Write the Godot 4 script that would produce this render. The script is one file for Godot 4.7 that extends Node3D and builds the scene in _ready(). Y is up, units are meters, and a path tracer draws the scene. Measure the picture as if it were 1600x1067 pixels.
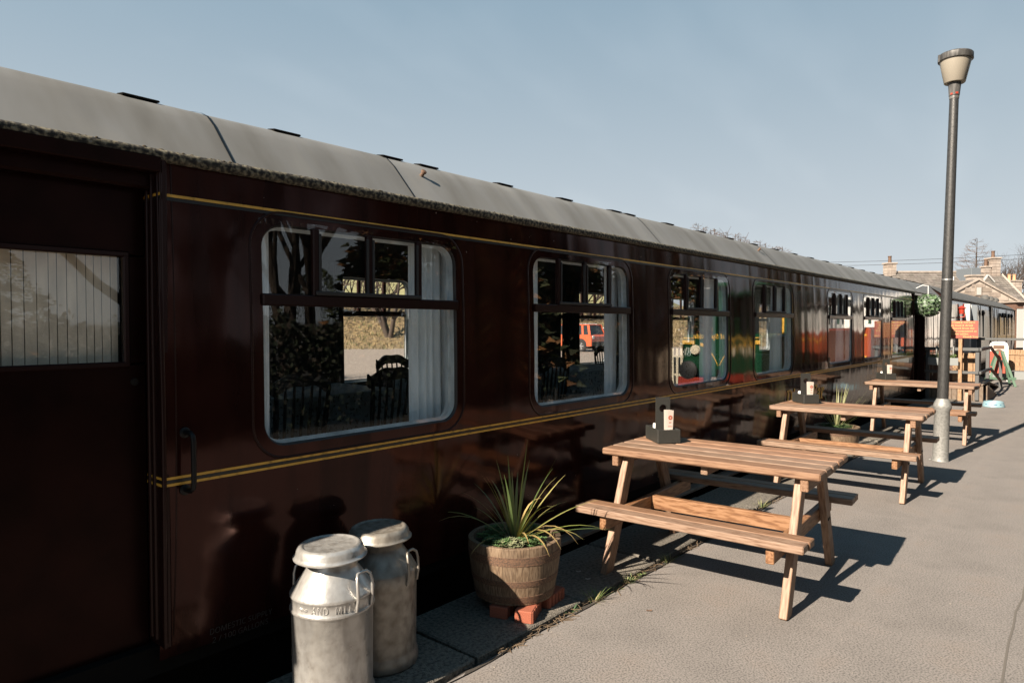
extends Node3D

var M := {}
var used := {}
var rng := RandomNumberGenerator.new()
const LEN := 1.943
const BAYS := [-2.207, -4.147, -6.087, -8.03, -10.76, -12.70, -14.65]
const ORD := ["first", "second", "third", "fourth", "fifth", "sixth", "seventh"]


# ------------------------------------------------------------------ mesh builder
class MB:
	var v := PackedVector3Array()
	var n := PackedVector3Array()
	var c := PackedColorArray()
	var ix := PackedInt32Array()
	var col := Color.WHITE
	var tinted := false

	func pt(p: Vector3, nn: Vector3) -> int:
		v.append(p)
		n.append(nn)
		c.append(col)
		return v.size() - 1

	func tri(a: Vector3, b: Vector3, d: Vector3) -> void:
		var nn := (b - a).cross(d - a).normalized()
		var i := pt(a, nn)
		pt(b, nn)
		pt(d, nn)
		ix.append_array([i, i + 2, i + 1])

	func quad(a: Vector3, b: Vector3, d: Vector3, e: Vector3) -> void:
		var nn := (d - a).cross(e - b).normalized()
		var i := pt(a, nn)
		pt(b, nn)
		pt(d, nn)
		pt(e, nn)
		ix.append_array([i, i + 2, i + 1, i, i + 3, i + 2])

	func oq(a: Vector3, b: Vector3, d: Vector3, e: Vector3, o: Vector3) -> void:
		if (d - a).cross(e - b).dot((a + b + d + e) * 0.25 - o) < 0.0:
			quad(e, d, b, a)
		else:
			quad(a, b, d, e)

	func box(o: Vector3, s: Vector3, bv := 0.0, bs := Basis()) -> void:
		var h := s * 0.5
		var b := minf(bv, minf(h.x, minf(h.y, h.z)) * 0.8)
		if b <= 0.0:
			for a in 3:
				for sg in [-1.0, 1.0]:
					var q := []
					for k in [[-1, -1], [1, -1], [1, 1], [-1, 1]]:
						var p := Vector3()
						p[a] = sg * h[a]
						p[(a + 1) % 3] = k[0] * h[(a + 1) % 3]
						p[(a + 2) % 3] = k[1] * h[(a + 2) % 3]
						q.append(o + bs * p)
					oq(q[0], q[1], q[2], q[3], o)
			return
		for a in 3:
			var a1 := (a + 1) % 3
			var a2 := (a + 2) % 3
			for sg in [-1.0, 1.0]:
				var q := []
				for k in [[-1, -1], [1, -1], [1, 1], [-1, 1]]:
					var p := Vector3()
					p[a] = sg * h[a]
					p[a1] = k[0] * (h[a1] - b)
					p[a2] = k[1] * (h[a2] - b)
					q.append(o + bs * p)
				oq(q[0], q[1], q[2], q[3], o)
			for s1 in [-1.0, 1.0]:
				for s2 in [-1.0, 1.0]:
					var e := []
					for k in [[0, -1], [0, 1], [1, 1], [1, -1]]:
						var p := Vector3()
						p[a] = k[1] * (h[a] - b)
						p[a1] = s1 * (h[a1] - (b if k[0] == 1 else 0.0))
						p[a2] = s2 * (h[a2] - (b if k[0] == 0 else 0.0))
						e.append(o + bs * p)
					oq(e[0], e[1], e[2], e[3], o)
		for sx in [-1.0, 1.0]:
			for sy in [-1.0, 1.0]:
				for sz in [-1.0, 1.0]:
					var p0 := o + bs * Vector3(sx * h.x, sy * (h.y - b), sz * (h.z - b))
					var p1 := o + bs * Vector3(sx * (h.x - b), sy * h.y, sz * (h.z - b))
					var p2 := o + bs * Vector3(sx * (h.x - b), sy * (h.y - b), sz * h.z)
					if (p1 - p0).cross(p2 - p0).dot(p0 - o) < 0.0:
						tri(p0, p2, p1)
					else:
						tri(p0, p1, p2)

	# a bar from a to b with section w (along side) x t
	func bar(a: Vector3, b: Vector3, w: float, t: float, side := Vector3.RIGHT, bv := 0.004) -> void:
		var y := (b - a).normalized()
		var x := (side - y * side.dot(y)).normalized()
		box((a + b) * 0.5, Vector3(w, (b - a).length(), t), bv, Basis(x, y, x.cross(y)))

	func tube(ps: Array, rs: Array, sides := 8, cap := true) -> void:
		var u := Vector3()
		var base := v.size()
		var m := ps.size()
		for i in m:
			var t: Vector3 = (ps[mini(i + 1, m - 1)] - ps[maxi(i - 1, 0)]).normalized()
			if i == 0:
				u = t.cross(Vector3.UP if absf(t.y) < 0.9 else Vector3.RIGHT).normalized()
			else:
				u = (u - t * u.dot(t)).normalized()
			var w := t.cross(u)
			for j in sides:
				var a := TAU * j / sides
				var d := u * cos(a) + w * sin(a)
				pt(ps[i] + d * float(rs[i]), d)
		for i in m - 1:
			for j in sides:
				var p0 := base + i * sides + j
				var p1 := base + i * sides + (j + 1) % sides
				ix.append_array([p0, p1 + sides, p1, p0, p0 + sides, p1 + sides])
		if cap:
			for e in [0, m - 1]:
				var t: Vector3 = (ps[1] - ps[0]).normalized() * -1.0 if e == 0 else (ps[m - 1] - ps[m - 2]).normalized()
				var k := v.size()
				for j in sides:
					pt(v[base + e * sides + j], t)
				for j in range(1, sides - 1):
					if e == 0:
						ix.append_array([k, k + j, k + j + 1])
					else:
						ix.append_array([k, k + j + 1, k + j])

	# profile of (radius, height), going up the outside
	func lathe(pf: Array, seg := 32, o := Vector3(), bs := Basis(), sharp := 0.8) -> void:
		var m := pf.size()
		var ns := []
		for i in m - 1:
			var d: Vector2 = pf[i + 1] - pf[i]
			ns.append(Vector2(d.y, -d.x).normalized())
		for i in m - 1:
			if (pf[i + 1] - pf[i]).length() < 1e-6:
				continue
			var na: Vector2 = ns[i]
			var nb: Vector2 = ns[i]
			if i > 0 and ns[i].dot(ns[i - 1]) > sharp:
				na = (ns[i] + ns[i - 1]).normalized()
			if i < m - 2 and ns[i].dot(ns[i + 1]) > sharp:
				nb = (ns[i] + ns[i + 1]).normalized()
			var k := v.size()
			for j in seg + 1:
				var a := TAU * j / seg
				var cc := cos(a)
				var ss := sin(a)
				pt(o + bs * Vector3(pf[i].x * cc, pf[i].y, pf[i].x * ss), bs * Vector3(na.x * cc, na.y, na.x * ss))
				pt(o + bs * Vector3(pf[i + 1].x * cc, pf[i + 1].y, pf[i + 1].x * ss), bs * Vector3(nb.x * cc, nb.y, nb.x * ss))
			for j in seg:
				var q := k + j * 2
				# ccw: (i,j),(i+1,j),(i+1,j+1),(i,j+1)
				ix.append_array([q, q + 3, q + 1, q, q + 2, q + 3])

	# smooth sheet: normal = (along a row) x (across rows)
	func grid(rows: Array, wrap := false, flip := false) -> void:
		var R := rows.size()
		var C: int = rows[0].size()
		var k := v.size()
		for r in R:
			for q in C:
				var ra: int = maxi(r - 1, 0)
				var rb: int = mini(r + 1, R - 1)
				var qa: int = (q - 1 + C) % C if wrap else maxi(q - 1, 0)
				var qb: int = (q + 1) % C if wrap else mini(q + 1, C - 1)
				var nn: Vector3 = (rows[r][qb] - rows[r][qa]).cross(rows[rb][q] - rows[ra][q]).normalized()
				pt(rows[r][q], -nn if flip else nn)
		for r in R - 1:
			for q in (C if wrap else C - 1):
				var a := k + r * C + q
				var b := k + r * C + (q + 1) % C
				if flip:
					ix.append_array([a, b, b + C, a, b + C, a + C])
				else:
					ix.append_array([a, b + C, b, a, a + C, b + C])

	func blade(ps: Array, w: float, side: Vector3) -> void:
		var rows := []
		var m := ps.size()
		for i in m:
			var f := float(i) / (m - 1)
			var ww := w * (0.55 + 0.45 * sin(PI * minf(f * 1.6, 0.5))) * (1.0 if f < 0.6 else (1.02 - f) / 0.42)
			var up := Vector3.UP * ww * 0.35
			rows.append([ps[i] - side * ww, ps[i] - up * 0.6, ps[i] + side * ww])
		grid(rows)

	func mesh() -> ArrayMesh:
		var a := []
		a.resize(Mesh.ARRAY_MAX)
		a[Mesh.ARRAY_VERTEX] = v
		a[Mesh.ARRAY_NORMAL] = n
		if tinted:
			a[Mesh.ARRAY_COLOR] = c
		a[Mesh.ARRAY_INDEX] = ix
		var m := ArrayMesh.new()
		m.add_surface_from_arrays(Mesh.PRIMITIVE_TRIANGLES, a)
		return m


func numbered(s: String) -> String:
	var k: int = used.get(s, 0)
	used[s] = k + 1
	return s if k == 0 else "%s_%03d" % [s, k]


func obj(called: String, mb, mat: Material, parent: Node3D = null, at := Vector3.ZERO, turn := 0.0) -> MeshInstance3D:
	var o := MeshInstance3D.new()
	o.mesh = mb.mesh() if mb is MB else mb
	o.material_override = mat
	o.position = at
	o.rotation.y = turn
	if parent == null:
		o.name = numbered(called)
		add_child(o, true)
	else:
		o.name = called
		parent.add_child(o, true)
	return o


func tag(o: Node3D, label: String, category: String, group := "") -> Node3D:
	o.set_meta("label", label)
	o.set_meta("category", category)
	if group != "":
		o.set_meta("group", group)
	return o


func thing(called: String, label: String, category: String, at := Vector3.ZERO, turn := 0.0, group := "") -> Node3D:
	var o := Node3D.new()
	o.name = numbered(called)
	o.position = at
	o.rotation.y = turn
	add_child(o, true)
	return tag(o, label, category, group)


func dup(src: Node3D, called: String, at: Vector3, turn: float, label := "", group := "") -> Node3D:
	var o: Node3D = src.duplicate()
	o.name = numbered(called)
	o.position = at
	o.rotation.y = turn
	if label != "":
		o.set_meta("label", label)
	if group != "":
		o.set_meta("group", group)
	add_child(o, true)
	return o


func struct(called: String, mb, mat: Material) -> MeshInstance3D:
	var o := obj(called, mb, mat)
	o.set_meta("kind", "structure")
	return o


func lin(r: float, g: float, b: float, a := 1.0) -> Color:
	var k := Color(r, g, b).linear_to_srgb()
	k.a = a
	return k


func ntex(freq: float, stops: Array, sd := 1, size := 512, oct := 5, kind := FastNoiseLite.TYPE_SIMPLEX_SMOOTH) -> NoiseTexture2D:
	var f := FastNoiseLite.new()
	f.noise_type = kind
	f.frequency = freq
	f.seed = sd
	f.fractal_octaves = oct
	var t := NoiseTexture2D.new()
	t.noise = f
	t.width = size
	t.height = size
	t.seamless = true
	if stops.size() > 0:
		var g := Gradient.new()
		var offs := PackedFloat32Array()
		var cols := PackedColorArray()
		for s in stops:
			offs.append(s[0])
			cols.append(s[1])
		g.offsets = offs
		g.colors = cols
		t.color_ramp = g
	return t


func grey(a: float) -> Color:
	return Color(a, a, a)


func normal_tex(freq: float, sd: int, strength: float, size := 512, oct := 4) -> NoiseTexture2D:
	var t := ntex(freq, [], sd, size, oct)
	t.as_normal_map = true
	t.bump_strength = strength
	return t


func mat(col: Color, rough := 0.7, opt := {}) -> StandardMaterial3D:
	var m := StandardMaterial3D.new()
	m.albedo_color = col
	m.roughness = rough
	m.metallic = opt.get("metal", 0.0)
	m.metallic_specular = opt.get("spec", 0.5)
	m.uv1_triplanar = true
	m.uv1_world_triplanar = opt.get("world", false)
	m.uv1_scale = opt.get("scale", Vector3.ONE)
	m.uv1_offset = opt.get("offset", Vector3.ZERO)
	if opt.has("tex"):
		m.albedo_texture = opt.tex
	if opt.has("rtex"):
		m.roughness_texture = opt.rtex
	if opt.has("ntex"):
		m.normal_enabled = true
		m.normal_texture = opt.ntex
		m.normal_scale = opt.get("nscale", 1.0)
	if opt.has("htex"):
		m.heightmap_enabled = true
		m.heightmap_texture = opt.htex
		m.heightmap_scale = opt.get("hscale", 0.3)
	if opt.has("coat"):
		m.clearcoat_enabled = true
		m.clearcoat = opt.coat
		m.clearcoat_roughness = opt.get("coat_rough", 0.05)
	if opt.has("backlight"):
		m.backlight_enabled = true
		m.backlight = opt.backlight
	m.vertex_color_use_as_albedo = opt.get("vc", false)
	return m


func glass(a := 0.012, tint := Color(0.2, 0.24, 0.24)) -> StandardMaterial3D:
	var m := StandardMaterial3D.new()
	m.albedo_color = Color(tint.r, tint.g, tint.b, a)
	m.transparency = BaseMaterial3D.TRANSPARENCY_ALPHA
	m.roughness = 0.0
	m.metallic_specular = 0.5
	return m


func materials() -> void:
	var W := Color.WHITE
	var wob := normal_tex(0.006, 3, 5.0, 512, 2)
	var streak := ntex(0.012, [[0.0, grey(0.35)], [0.45, grey(0.55)], [0.7, grey(0.8)], [1.0, grey(1.0)]], 7)
	var blot := ntex(0.008, [[0.0, grey(0.72)], [0.5, grey(0.9)], [1.0, grey(1.0)]], 11)
	var speck := ntex(0.18, [[0.0, grey(0.45)], [0.35, grey(0.82)], [0.55, grey(0.97)], [0.70, Color(1.08, 1.07, 1.05)], [0.86, Color(1.6, 1.5, 1.4)]], 21, 512, 3)
	var fineh := ntex(0.12, [], 23, 512, 4)
	M.streak = streak
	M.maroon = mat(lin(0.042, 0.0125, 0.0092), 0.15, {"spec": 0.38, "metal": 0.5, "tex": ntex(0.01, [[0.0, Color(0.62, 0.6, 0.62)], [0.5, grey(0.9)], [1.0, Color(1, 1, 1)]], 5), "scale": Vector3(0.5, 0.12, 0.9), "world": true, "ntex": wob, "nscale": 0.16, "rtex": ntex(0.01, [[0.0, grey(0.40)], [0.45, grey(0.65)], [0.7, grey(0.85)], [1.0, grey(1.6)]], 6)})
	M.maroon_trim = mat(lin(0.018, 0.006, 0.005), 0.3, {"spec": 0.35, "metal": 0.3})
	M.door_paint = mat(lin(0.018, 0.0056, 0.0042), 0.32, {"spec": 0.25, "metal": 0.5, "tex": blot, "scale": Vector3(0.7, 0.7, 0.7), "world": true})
	M.gold = mat(lin(0.70, 0.38, 0.055), 0.4, {"tex": ntex(0.03, [[0.0, grey(0.6)], [0.35, grey(0.9)], [1.0, W]], 31), "scale": Vector3(1, 1, 1), "world": true})
	M.black_line = mat(lin(0.008, 0.008, 0.008), 0.35)
	M.black = mat(lin(0.005, 0.005, 0.0055), 0.45, {"spec": 0.35})
	M.rubber = mat(lin(0.012, 0.011, 0.011), 0.6)
	M.under = mat(lin(0.007, 0.0065, 0.006), 1.0, {"spec": 0.2})
	M.roof = []
	for k in 3:
		var t: float = [1.0, 0.93, 1.05][k]
		M.roof.append(mat(lin(0.168 * t, 0.168 * t, 0.165 * t), 0.62, {"tex": ntex(0.006, [[0.0, Color(0.72, 0.70, 0.67)], [0.35, Color(0.88, 0.87, 0.85)], [0.6, grey(0.95)], [0.82, Color(1.0, 0.99, 0.97)], [1.0, Color(1.12, 1.08, 1.0)]], 41 + k), "scale": Vector3(0.25, 0.3, 0.8), "world": true, "ntex": wob, "nscale": 0.15}))
	M.roof_far = mat(lin(0.085, 0.083, 0.078), 0.75, {"tex": blot, "scale": Vector3(0.3, 0.3, 0.6), "world": true})
	M.gutter = mat(lin(0.16, 0.15, 0.13), 0.9, {"tex": ntex(0.03, [[0.0, grey(0.12)], [0.4, grey(0.3)], [0.55, Color(0.75, 0.72, 0.65)], [0.8, Color(1.2, 1.15, 1.0)], [1.0, Color(1.6, 1.5, 1.3)]], 51), "scale": Vector3(2.5, 2.5, 2.5), "world": true, "htex": fineh, "hscale": 0.12})
	M.moss = mat(lin(0.10, 0.072, 0.034), 1.0, {"tex": ntex(0.05, [[0.0, grey(0.25)], [0.5, grey(0.7)], [1.0, W]], 53), "scale": Vector3(4, 4, 4), "world": true})
	M.glass = glass()
	M.white = mat(lin(0.80, 0.88, 0.90), 0.5, {"tex": blot, "scale": Vector3(1, 1, 1)})
	M.curtain = mat(lin(0.84, 0.93, 0.96), 0.9, {"tex": ntex(0.02, [[0.0, grey(0.85)], [1.0, W]], 57), "scale": Vector3(1, 0.2, 4)})
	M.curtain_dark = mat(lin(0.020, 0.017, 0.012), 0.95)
	M.lining = mat(lin(0.020, 0.017, 0.013), 0.6, {"tex": blot, "scale": Vector3(0.6, 0.6, 0.6), "world": true})
	M.ceiling = mat(lin(0.05, 0.045, 0.04), 0.8)
	M.carpet = mat(lin(0.03, 0.015, 0.013), 0.95)
	M.blind = mat(lin(0.86, 0.76, 0.60), 0.8, {"tex": ntex(0.02, [[0.0, grey(0.8)], [1.0, W]], 59), "scale": Vector3(1, 0.3, 1), "world": true})
	# ground
	M.tarmac = mat(lin(0.174, 0.158, 0.148), 0.93, {"tex": speck, "scale": Vector3(0.85, 0.85, 0.85), "world": true, "htex": fineh, "hscale": 0.06})
	M.tarmac.detail_enabled = true
	M.tarmac.detail_blend_mode = BaseMaterial3D.BLEND_MODE_MUL
	var dt := ntex(0.004, [[0.0, Color(0.93, 0.93, 0.93)], [0.35, Color(0.97, 0.97, 0.97)], [0.65, grey(1.0)], [1.0, Color(1.0, 0.985, 0.97)]], 61, 512, 6)
	M.tarmac.detail_albedo = dt
	M.tarmac.uv2_triplanar = true
	M.tarmac.uv2_world_triplanar = true
	M.tarmac.uv2_scale = Vector3(0.13, 0.13, 0.13)
	M.crack = mat(lin(0.035, 0.028, 0.022), 1.0, {"tex": ntex(0.06, [[0.0, grey(0.4)], [0.5, grey(0.8)], [1.0, Color(1.6, 1.5, 1.3)]], 63), "scale": Vector3(3, 3, 3), "world": true})
	M.slab = []
	for k in 4:
		var t: float = [0.92, 1.05, 0.85, 0.98][k]
		M.slab.append(mat(lin(0.155 * t, 0.138 * t, 0.115 * t), 0.92, {"tex": ntex(0.05, [[0.0, grey(0.40)], [0.3, grey(0.75)], [0.5, grey(0.9)], [0.75, grey(1.0)], [1.0, Color(1.2, 1.18, 1.15)]], 65 + k), "scale": Vector3(1.4, 1.4, 1.4), "world": true, "htex": fineh, "hscale": 0.7}))
	M.ballast = mat(lin(0.03, 0.027, 0.024), 1.0, {"tex": speck, "scale": Vector3(0.6, 0.6, 0.6), "world": true})
	M.gravel = mat(lin(0.22, 0.185, 0.155), 0.95, {"tex": ntex(0.03, [[0.0, grey(0.7)], [0.5, grey(0.92)], [1.0, W]], 71), "scale": Vector3(0.25, 0.25, 0.25), "world": true})
	M.earth = mat(lin(0.21, 0.165, 0.10), 1.0, {"tex": ntex(0.02, [[0.0, Color(0.3, 0.28, 0.25)], [0.4, Color(0.65, 0.62, 0.55)], [0.6, Color(0.95, 0.9, 0.8)], [1.0, Color(1.0, 1.0, 0.85)]], 73, 512, 6), "scale": Vector3(0.2, 0.2, 0.2), "world": true})
	M.pasture = mat(lin(0.27, 0.26, 0.12), 1.0, {"tex": ntex(0.01, [[0.0, grey(0.75)], [1.0, W]], 75), "scale": Vector3(0.03, 0.03, 0.03), "world": true})
	# wood
	var grain := ntex(0.028, [[0.0, Color(0.62, 0.55, 0.50)], [0.3, Color(0.83, 0.78, 0.74)], [0.5, Color(0.94, 0.92, 0.90)], [0.75, Color(1, 1, 1)], [1.0, Color(1.1, 1.1, 1.08)]], 81)
	M.wood = []
	for k in 5:
		var cc: Color = [lin(0.230, 0.132, 0.078), lin(0.200, 0.136, 0.096), lin(0.240, 0.142, 0.090), lin(0.190, 0.110, 0.066), lin(0.215, 0.145, 0.104)][k]
		M.wood.append(mat(cc, 0.62, {"tex": grain, "scale": Vector3(0.45, 4.5, 4.5), "offset": Vector3(0.17 * k, 0.31 * k, 0.47 * k), "htex": grain, "hscale": 0.12}))
	M.wood_up = mat(lin(0.235, 0.150, 0.100), 0.62, {"tex": grain, "scale": Vector3(4.5, 0.45, 4.5), "htex": grain, "hscale": 0.12})
	M.wood_warm = mat(lin(0.21, 0.110, 0.055), 0.55, {"tex": ntex(0.02, [[0.0, Color(0.6, 0.5, 0.42)], [0.4, Color(0.85, 0.8, 0.72)], [0.6, W], [1.0, Color(1.12, 1.1, 1.0)]], 83), "scale": Vector3(0.6, 3.5, 3.5)})
	M.fence = mat(lin(0.27, 0.175, 0.10), 0.7, {"tex": grain, "scale": Vector3(4.5, 0.45, 4.5)})
	M.deck = mat(lin(0.14, 0.11, 0.085), 0.8, {"tex": grain, "scale": Vector3(4.5, 0.45, 4.5)})
	M.deck_flat = mat(lin(0.17, 0.14, 0.115), 0.8, {"tex": grain, "scale": Vector3(4.5, 4.5, 0.45)})
	M.rail = mat(lin(0.060, 0.062, 0.063), 0.55)
	M.bolt = mat(lin(0.03, 0.028, 0.026), 0.4, {"metal": 0.8})
	M.caddy = mat(lin(0.026, 0.026, 0.023), 0.55, {"tex": ntex(0.06, [[0.0, grey(0.55)], [0.55, grey(0.9)], [0.7, W], [1.0, Color(2.6, 2.6, 2.5)]], 91), "scale": Vector3(3.0, 3.0, 3.0)})
	M.paper = mat(lin(0.40, 0.35, 0.31), 0.7)
	M.ink = mat(lin(0.30, 0.06, 0.03), 0.7)
	M.pot = mat(lin(0.55, 0.55, 0.54), 0.35)
	# barrel and plants
	M.stave = []
	for k in 3:
		var t: float = [0.95, 0.86, 1.03][k]
		M.stave.append(mat(lin(0.178 * t, 0.126 * t, 0.082 * t), 0.75, {"tex": ntex(0.03, [[0.0, Color(0.35, 0.3, 0.27)], [0.4, Color(0.8, 0.76, 0.72)], [0.7, W], [1.0, Color(1.35, 1.32, 1.28)]], 101), "scale": Vector3(6, 0.8, 6), "world": true, "offset": Vector3(0.3 * k, 0.2 * k, 0)}))
	M.stave_top = mat(lin(0.20, 0.165, 0.135), 0.85, {"tex": grain, "scale": Vector3(6, 6, 6), "world": true})
	M.hoop = mat(lin(0.140, 0.085, 0.056), 0.75, {"tex": ntex(0.05, [[0.0, grey(0.45)], [0.5, grey(0.85)], [1.0, Color(1.4, 1.1, 0.95)]], 103), "scale": Vector3(3, 3, 3), "world": true, "metal": 0.15})
	M.soil = mat(lin(0.03, 0.021, 0.014), 1.0)
	M.brick = mat(lin(0.30, 0.085, 0.045), 0.85, {"tex": ntex(0.08, [[0.0, grey(0.6)], [0.5, grey(0.9)], [1.0, W]], 105), "scale": Vector3(4, 4, 4)})
	M.leaf = mat(W, 0.55, {"vc": true, "backlight": lin(0.25, 0.28, 0.1)})
	M.leaf_soft = mat(W, 0.7, {"vc": true, "backlight": lin(0.2, 0.25, 0.1)})
	M.bark = mat(lin(0.055, 0.042, 0.034), 0.95, {"tex": grain, "scale": Vector3(3, 0.6, 3)})
	M.twig = mat(lin(0.05, 0.036, 0.028), 0.95)
	M.twig_far = mat(lin(0.11, 0.075, 0.058), 0.95)
	M.needles = mat(W, 0.8, {"vc": true})
	# cans
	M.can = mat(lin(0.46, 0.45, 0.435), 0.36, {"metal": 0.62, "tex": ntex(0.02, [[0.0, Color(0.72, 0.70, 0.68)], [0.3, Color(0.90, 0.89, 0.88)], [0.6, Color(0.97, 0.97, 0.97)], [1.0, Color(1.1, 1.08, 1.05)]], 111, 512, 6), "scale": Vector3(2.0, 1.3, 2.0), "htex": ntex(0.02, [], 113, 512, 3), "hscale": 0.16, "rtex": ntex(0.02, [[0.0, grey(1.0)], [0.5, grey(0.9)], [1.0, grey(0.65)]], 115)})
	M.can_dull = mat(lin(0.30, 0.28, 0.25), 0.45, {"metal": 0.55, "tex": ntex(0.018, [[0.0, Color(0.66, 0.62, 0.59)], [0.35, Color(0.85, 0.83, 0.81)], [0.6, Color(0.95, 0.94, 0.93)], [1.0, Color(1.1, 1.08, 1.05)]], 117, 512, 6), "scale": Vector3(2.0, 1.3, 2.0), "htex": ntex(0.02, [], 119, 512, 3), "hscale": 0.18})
	# lamp
	M.pole = mat(lin(0.030, 0.030, 0.030), 0.42, {"tex": ntex(0.05, [[0.0, grey(0.6)], [0.6, W], [0.8, Color(1.6, 1.6, 1.6)]], 121), "scale": Vector3(3, 0.6, 3), "htex": fineh, "hscale": 0.12})
	M.galv = mat(lin(0.26, 0.26, 0.25), 0.55, {"metal": 0.3, "tex": ntex(0.03, [[0.0, grey(0.7)], [0.5, grey(0.9)], [1.0, W]], 123), "scale": Vector3(2, 2, 2)})
	M.lamp_shade = mat(lin(0.27, 0.245, 0.205), 0.4, {"backlight": lin(0.3, 0.28, 0.22)})
	M.lamp_cap = mat(lin(0.16, 0.155, 0.15), 0.5, {"tex": streak, "scale": Vector3(3, 0.5, 3)})
	M.steel = mat(lin(0.5, 0.5, 0.5), 0.35, {"metal": 0.9})
	M.red = mat(lin(0.25, 0.028, 0.014), 0.4)
	# buildings
	M.stone = []
	for k in 4:
		var cc: Color = [lin(0.31, 0.26, 0.225), lin(0.28, 0.23, 0.195), lin(0.34, 0.29, 0.25), lin(0.25, 0.205, 0.17)][k]
		M.stone.append(mat(cc, 0.95, {"tex": blot, "scale": Vector3(0.5, 0.5, 0.5), "world": true}))
	M.mortar = mat(lin(0.30, 0.26, 0.225), 1.0)
	M.slate = mat(lin(0.125, 0.112, 0.100), 0.85, {"tex": ntex(0.05, [[0.0, grey(0.6)], [0.5, grey(0.9)], [1.0, W]], 131), "scale": Vector3(0.8, 0.8, 0.8), "world": true})
	M.chimney_pot = mat(lin(0.42, 0.23, 0.13), 0.8)
	M.timber = mat(lin(0.13, 0.075, 0.055), 0.8, {"tex": grain, "scale": Vector3(2, 0.3, 2), "world": true})
	M.pale_door = mat(lin(0.32, 0.32, 0.31), 0.7)
	M.board_blue = mat(lin(0.10, 0.115, 0.13), 0.7)
	M.sign_red = mat(lin(0.20, 0.050, 0.032), 0.5)
	M.sign_ink = mat(lin(0.36, 0.28, 0.10), 0.5)
	M.sign_green = mat(lin(0.055, 0.105, 0.07), 0.6)
	M.orange = mat(lin(0.24, 0.035, 0.014), 0.5)
	M.bowl = mat(lin(0.17, 0.27, 0.31), 0.4)
	M.bowl_print = mat(lin(0.04, 0.12, 0.20), 0.5)
	M.trough = mat(lin(0.15, 0.16, 0.16), 0.6)
	# road train, vehicles, tent
	M.green = mat(lin(0.009, 0.050, 0.024), 0.25)
	M.yellow = mat(lin(0.62, 0.36, 0.06), 0.35)
	M.cream = mat(lin(0.68, 0.62, 0.48), 0.35)
	M.train_red = mat(lin(0.26, 0.050, 0.018), 0.35)
	M.tent = mat(lin(0.70, 0.69, 0.67), 0.8, {"backlight": lin(0.3, 0.3, 0.3)})
	M.car_orange = mat(lin(0.50, 0.085, 0.03), 0.25, {"coat": 1.0})
	M.car_white = mat(lin(0.62, 0.64, 0.66), 0.25, {"coat": 1.0})
	M.car_glass = mat(lin(0.02, 0.025, 0.028), 0.05)
	M.tyre = mat(lin(0.02, 0.02, 0.02), 0.9)
	M.rim = mat(lin(0.5, 0.5, 0.5), 0.35, {"metal": 0.7})
	M.chair = mat(lin(0.009, 0.006, 0.004), 0.55)
	M.cloth = mat(lin(0.36, 0.46, 0.50), 0.85, {"tex": ntex(0.03, [[0.0, Color(0.32, 0.30, 0.28)], [0.26, Color(0.55, 0.56, 0.52)], [0.34, Color(0.95, 0.97, 0.97)], [1.0, W]], 141, 512, 2), "scale": Vector3(1.6, 1.6, 1.6)})
	M.letter = mat(lin(0.022, 0.021, 0.020), 0.8)


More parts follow.
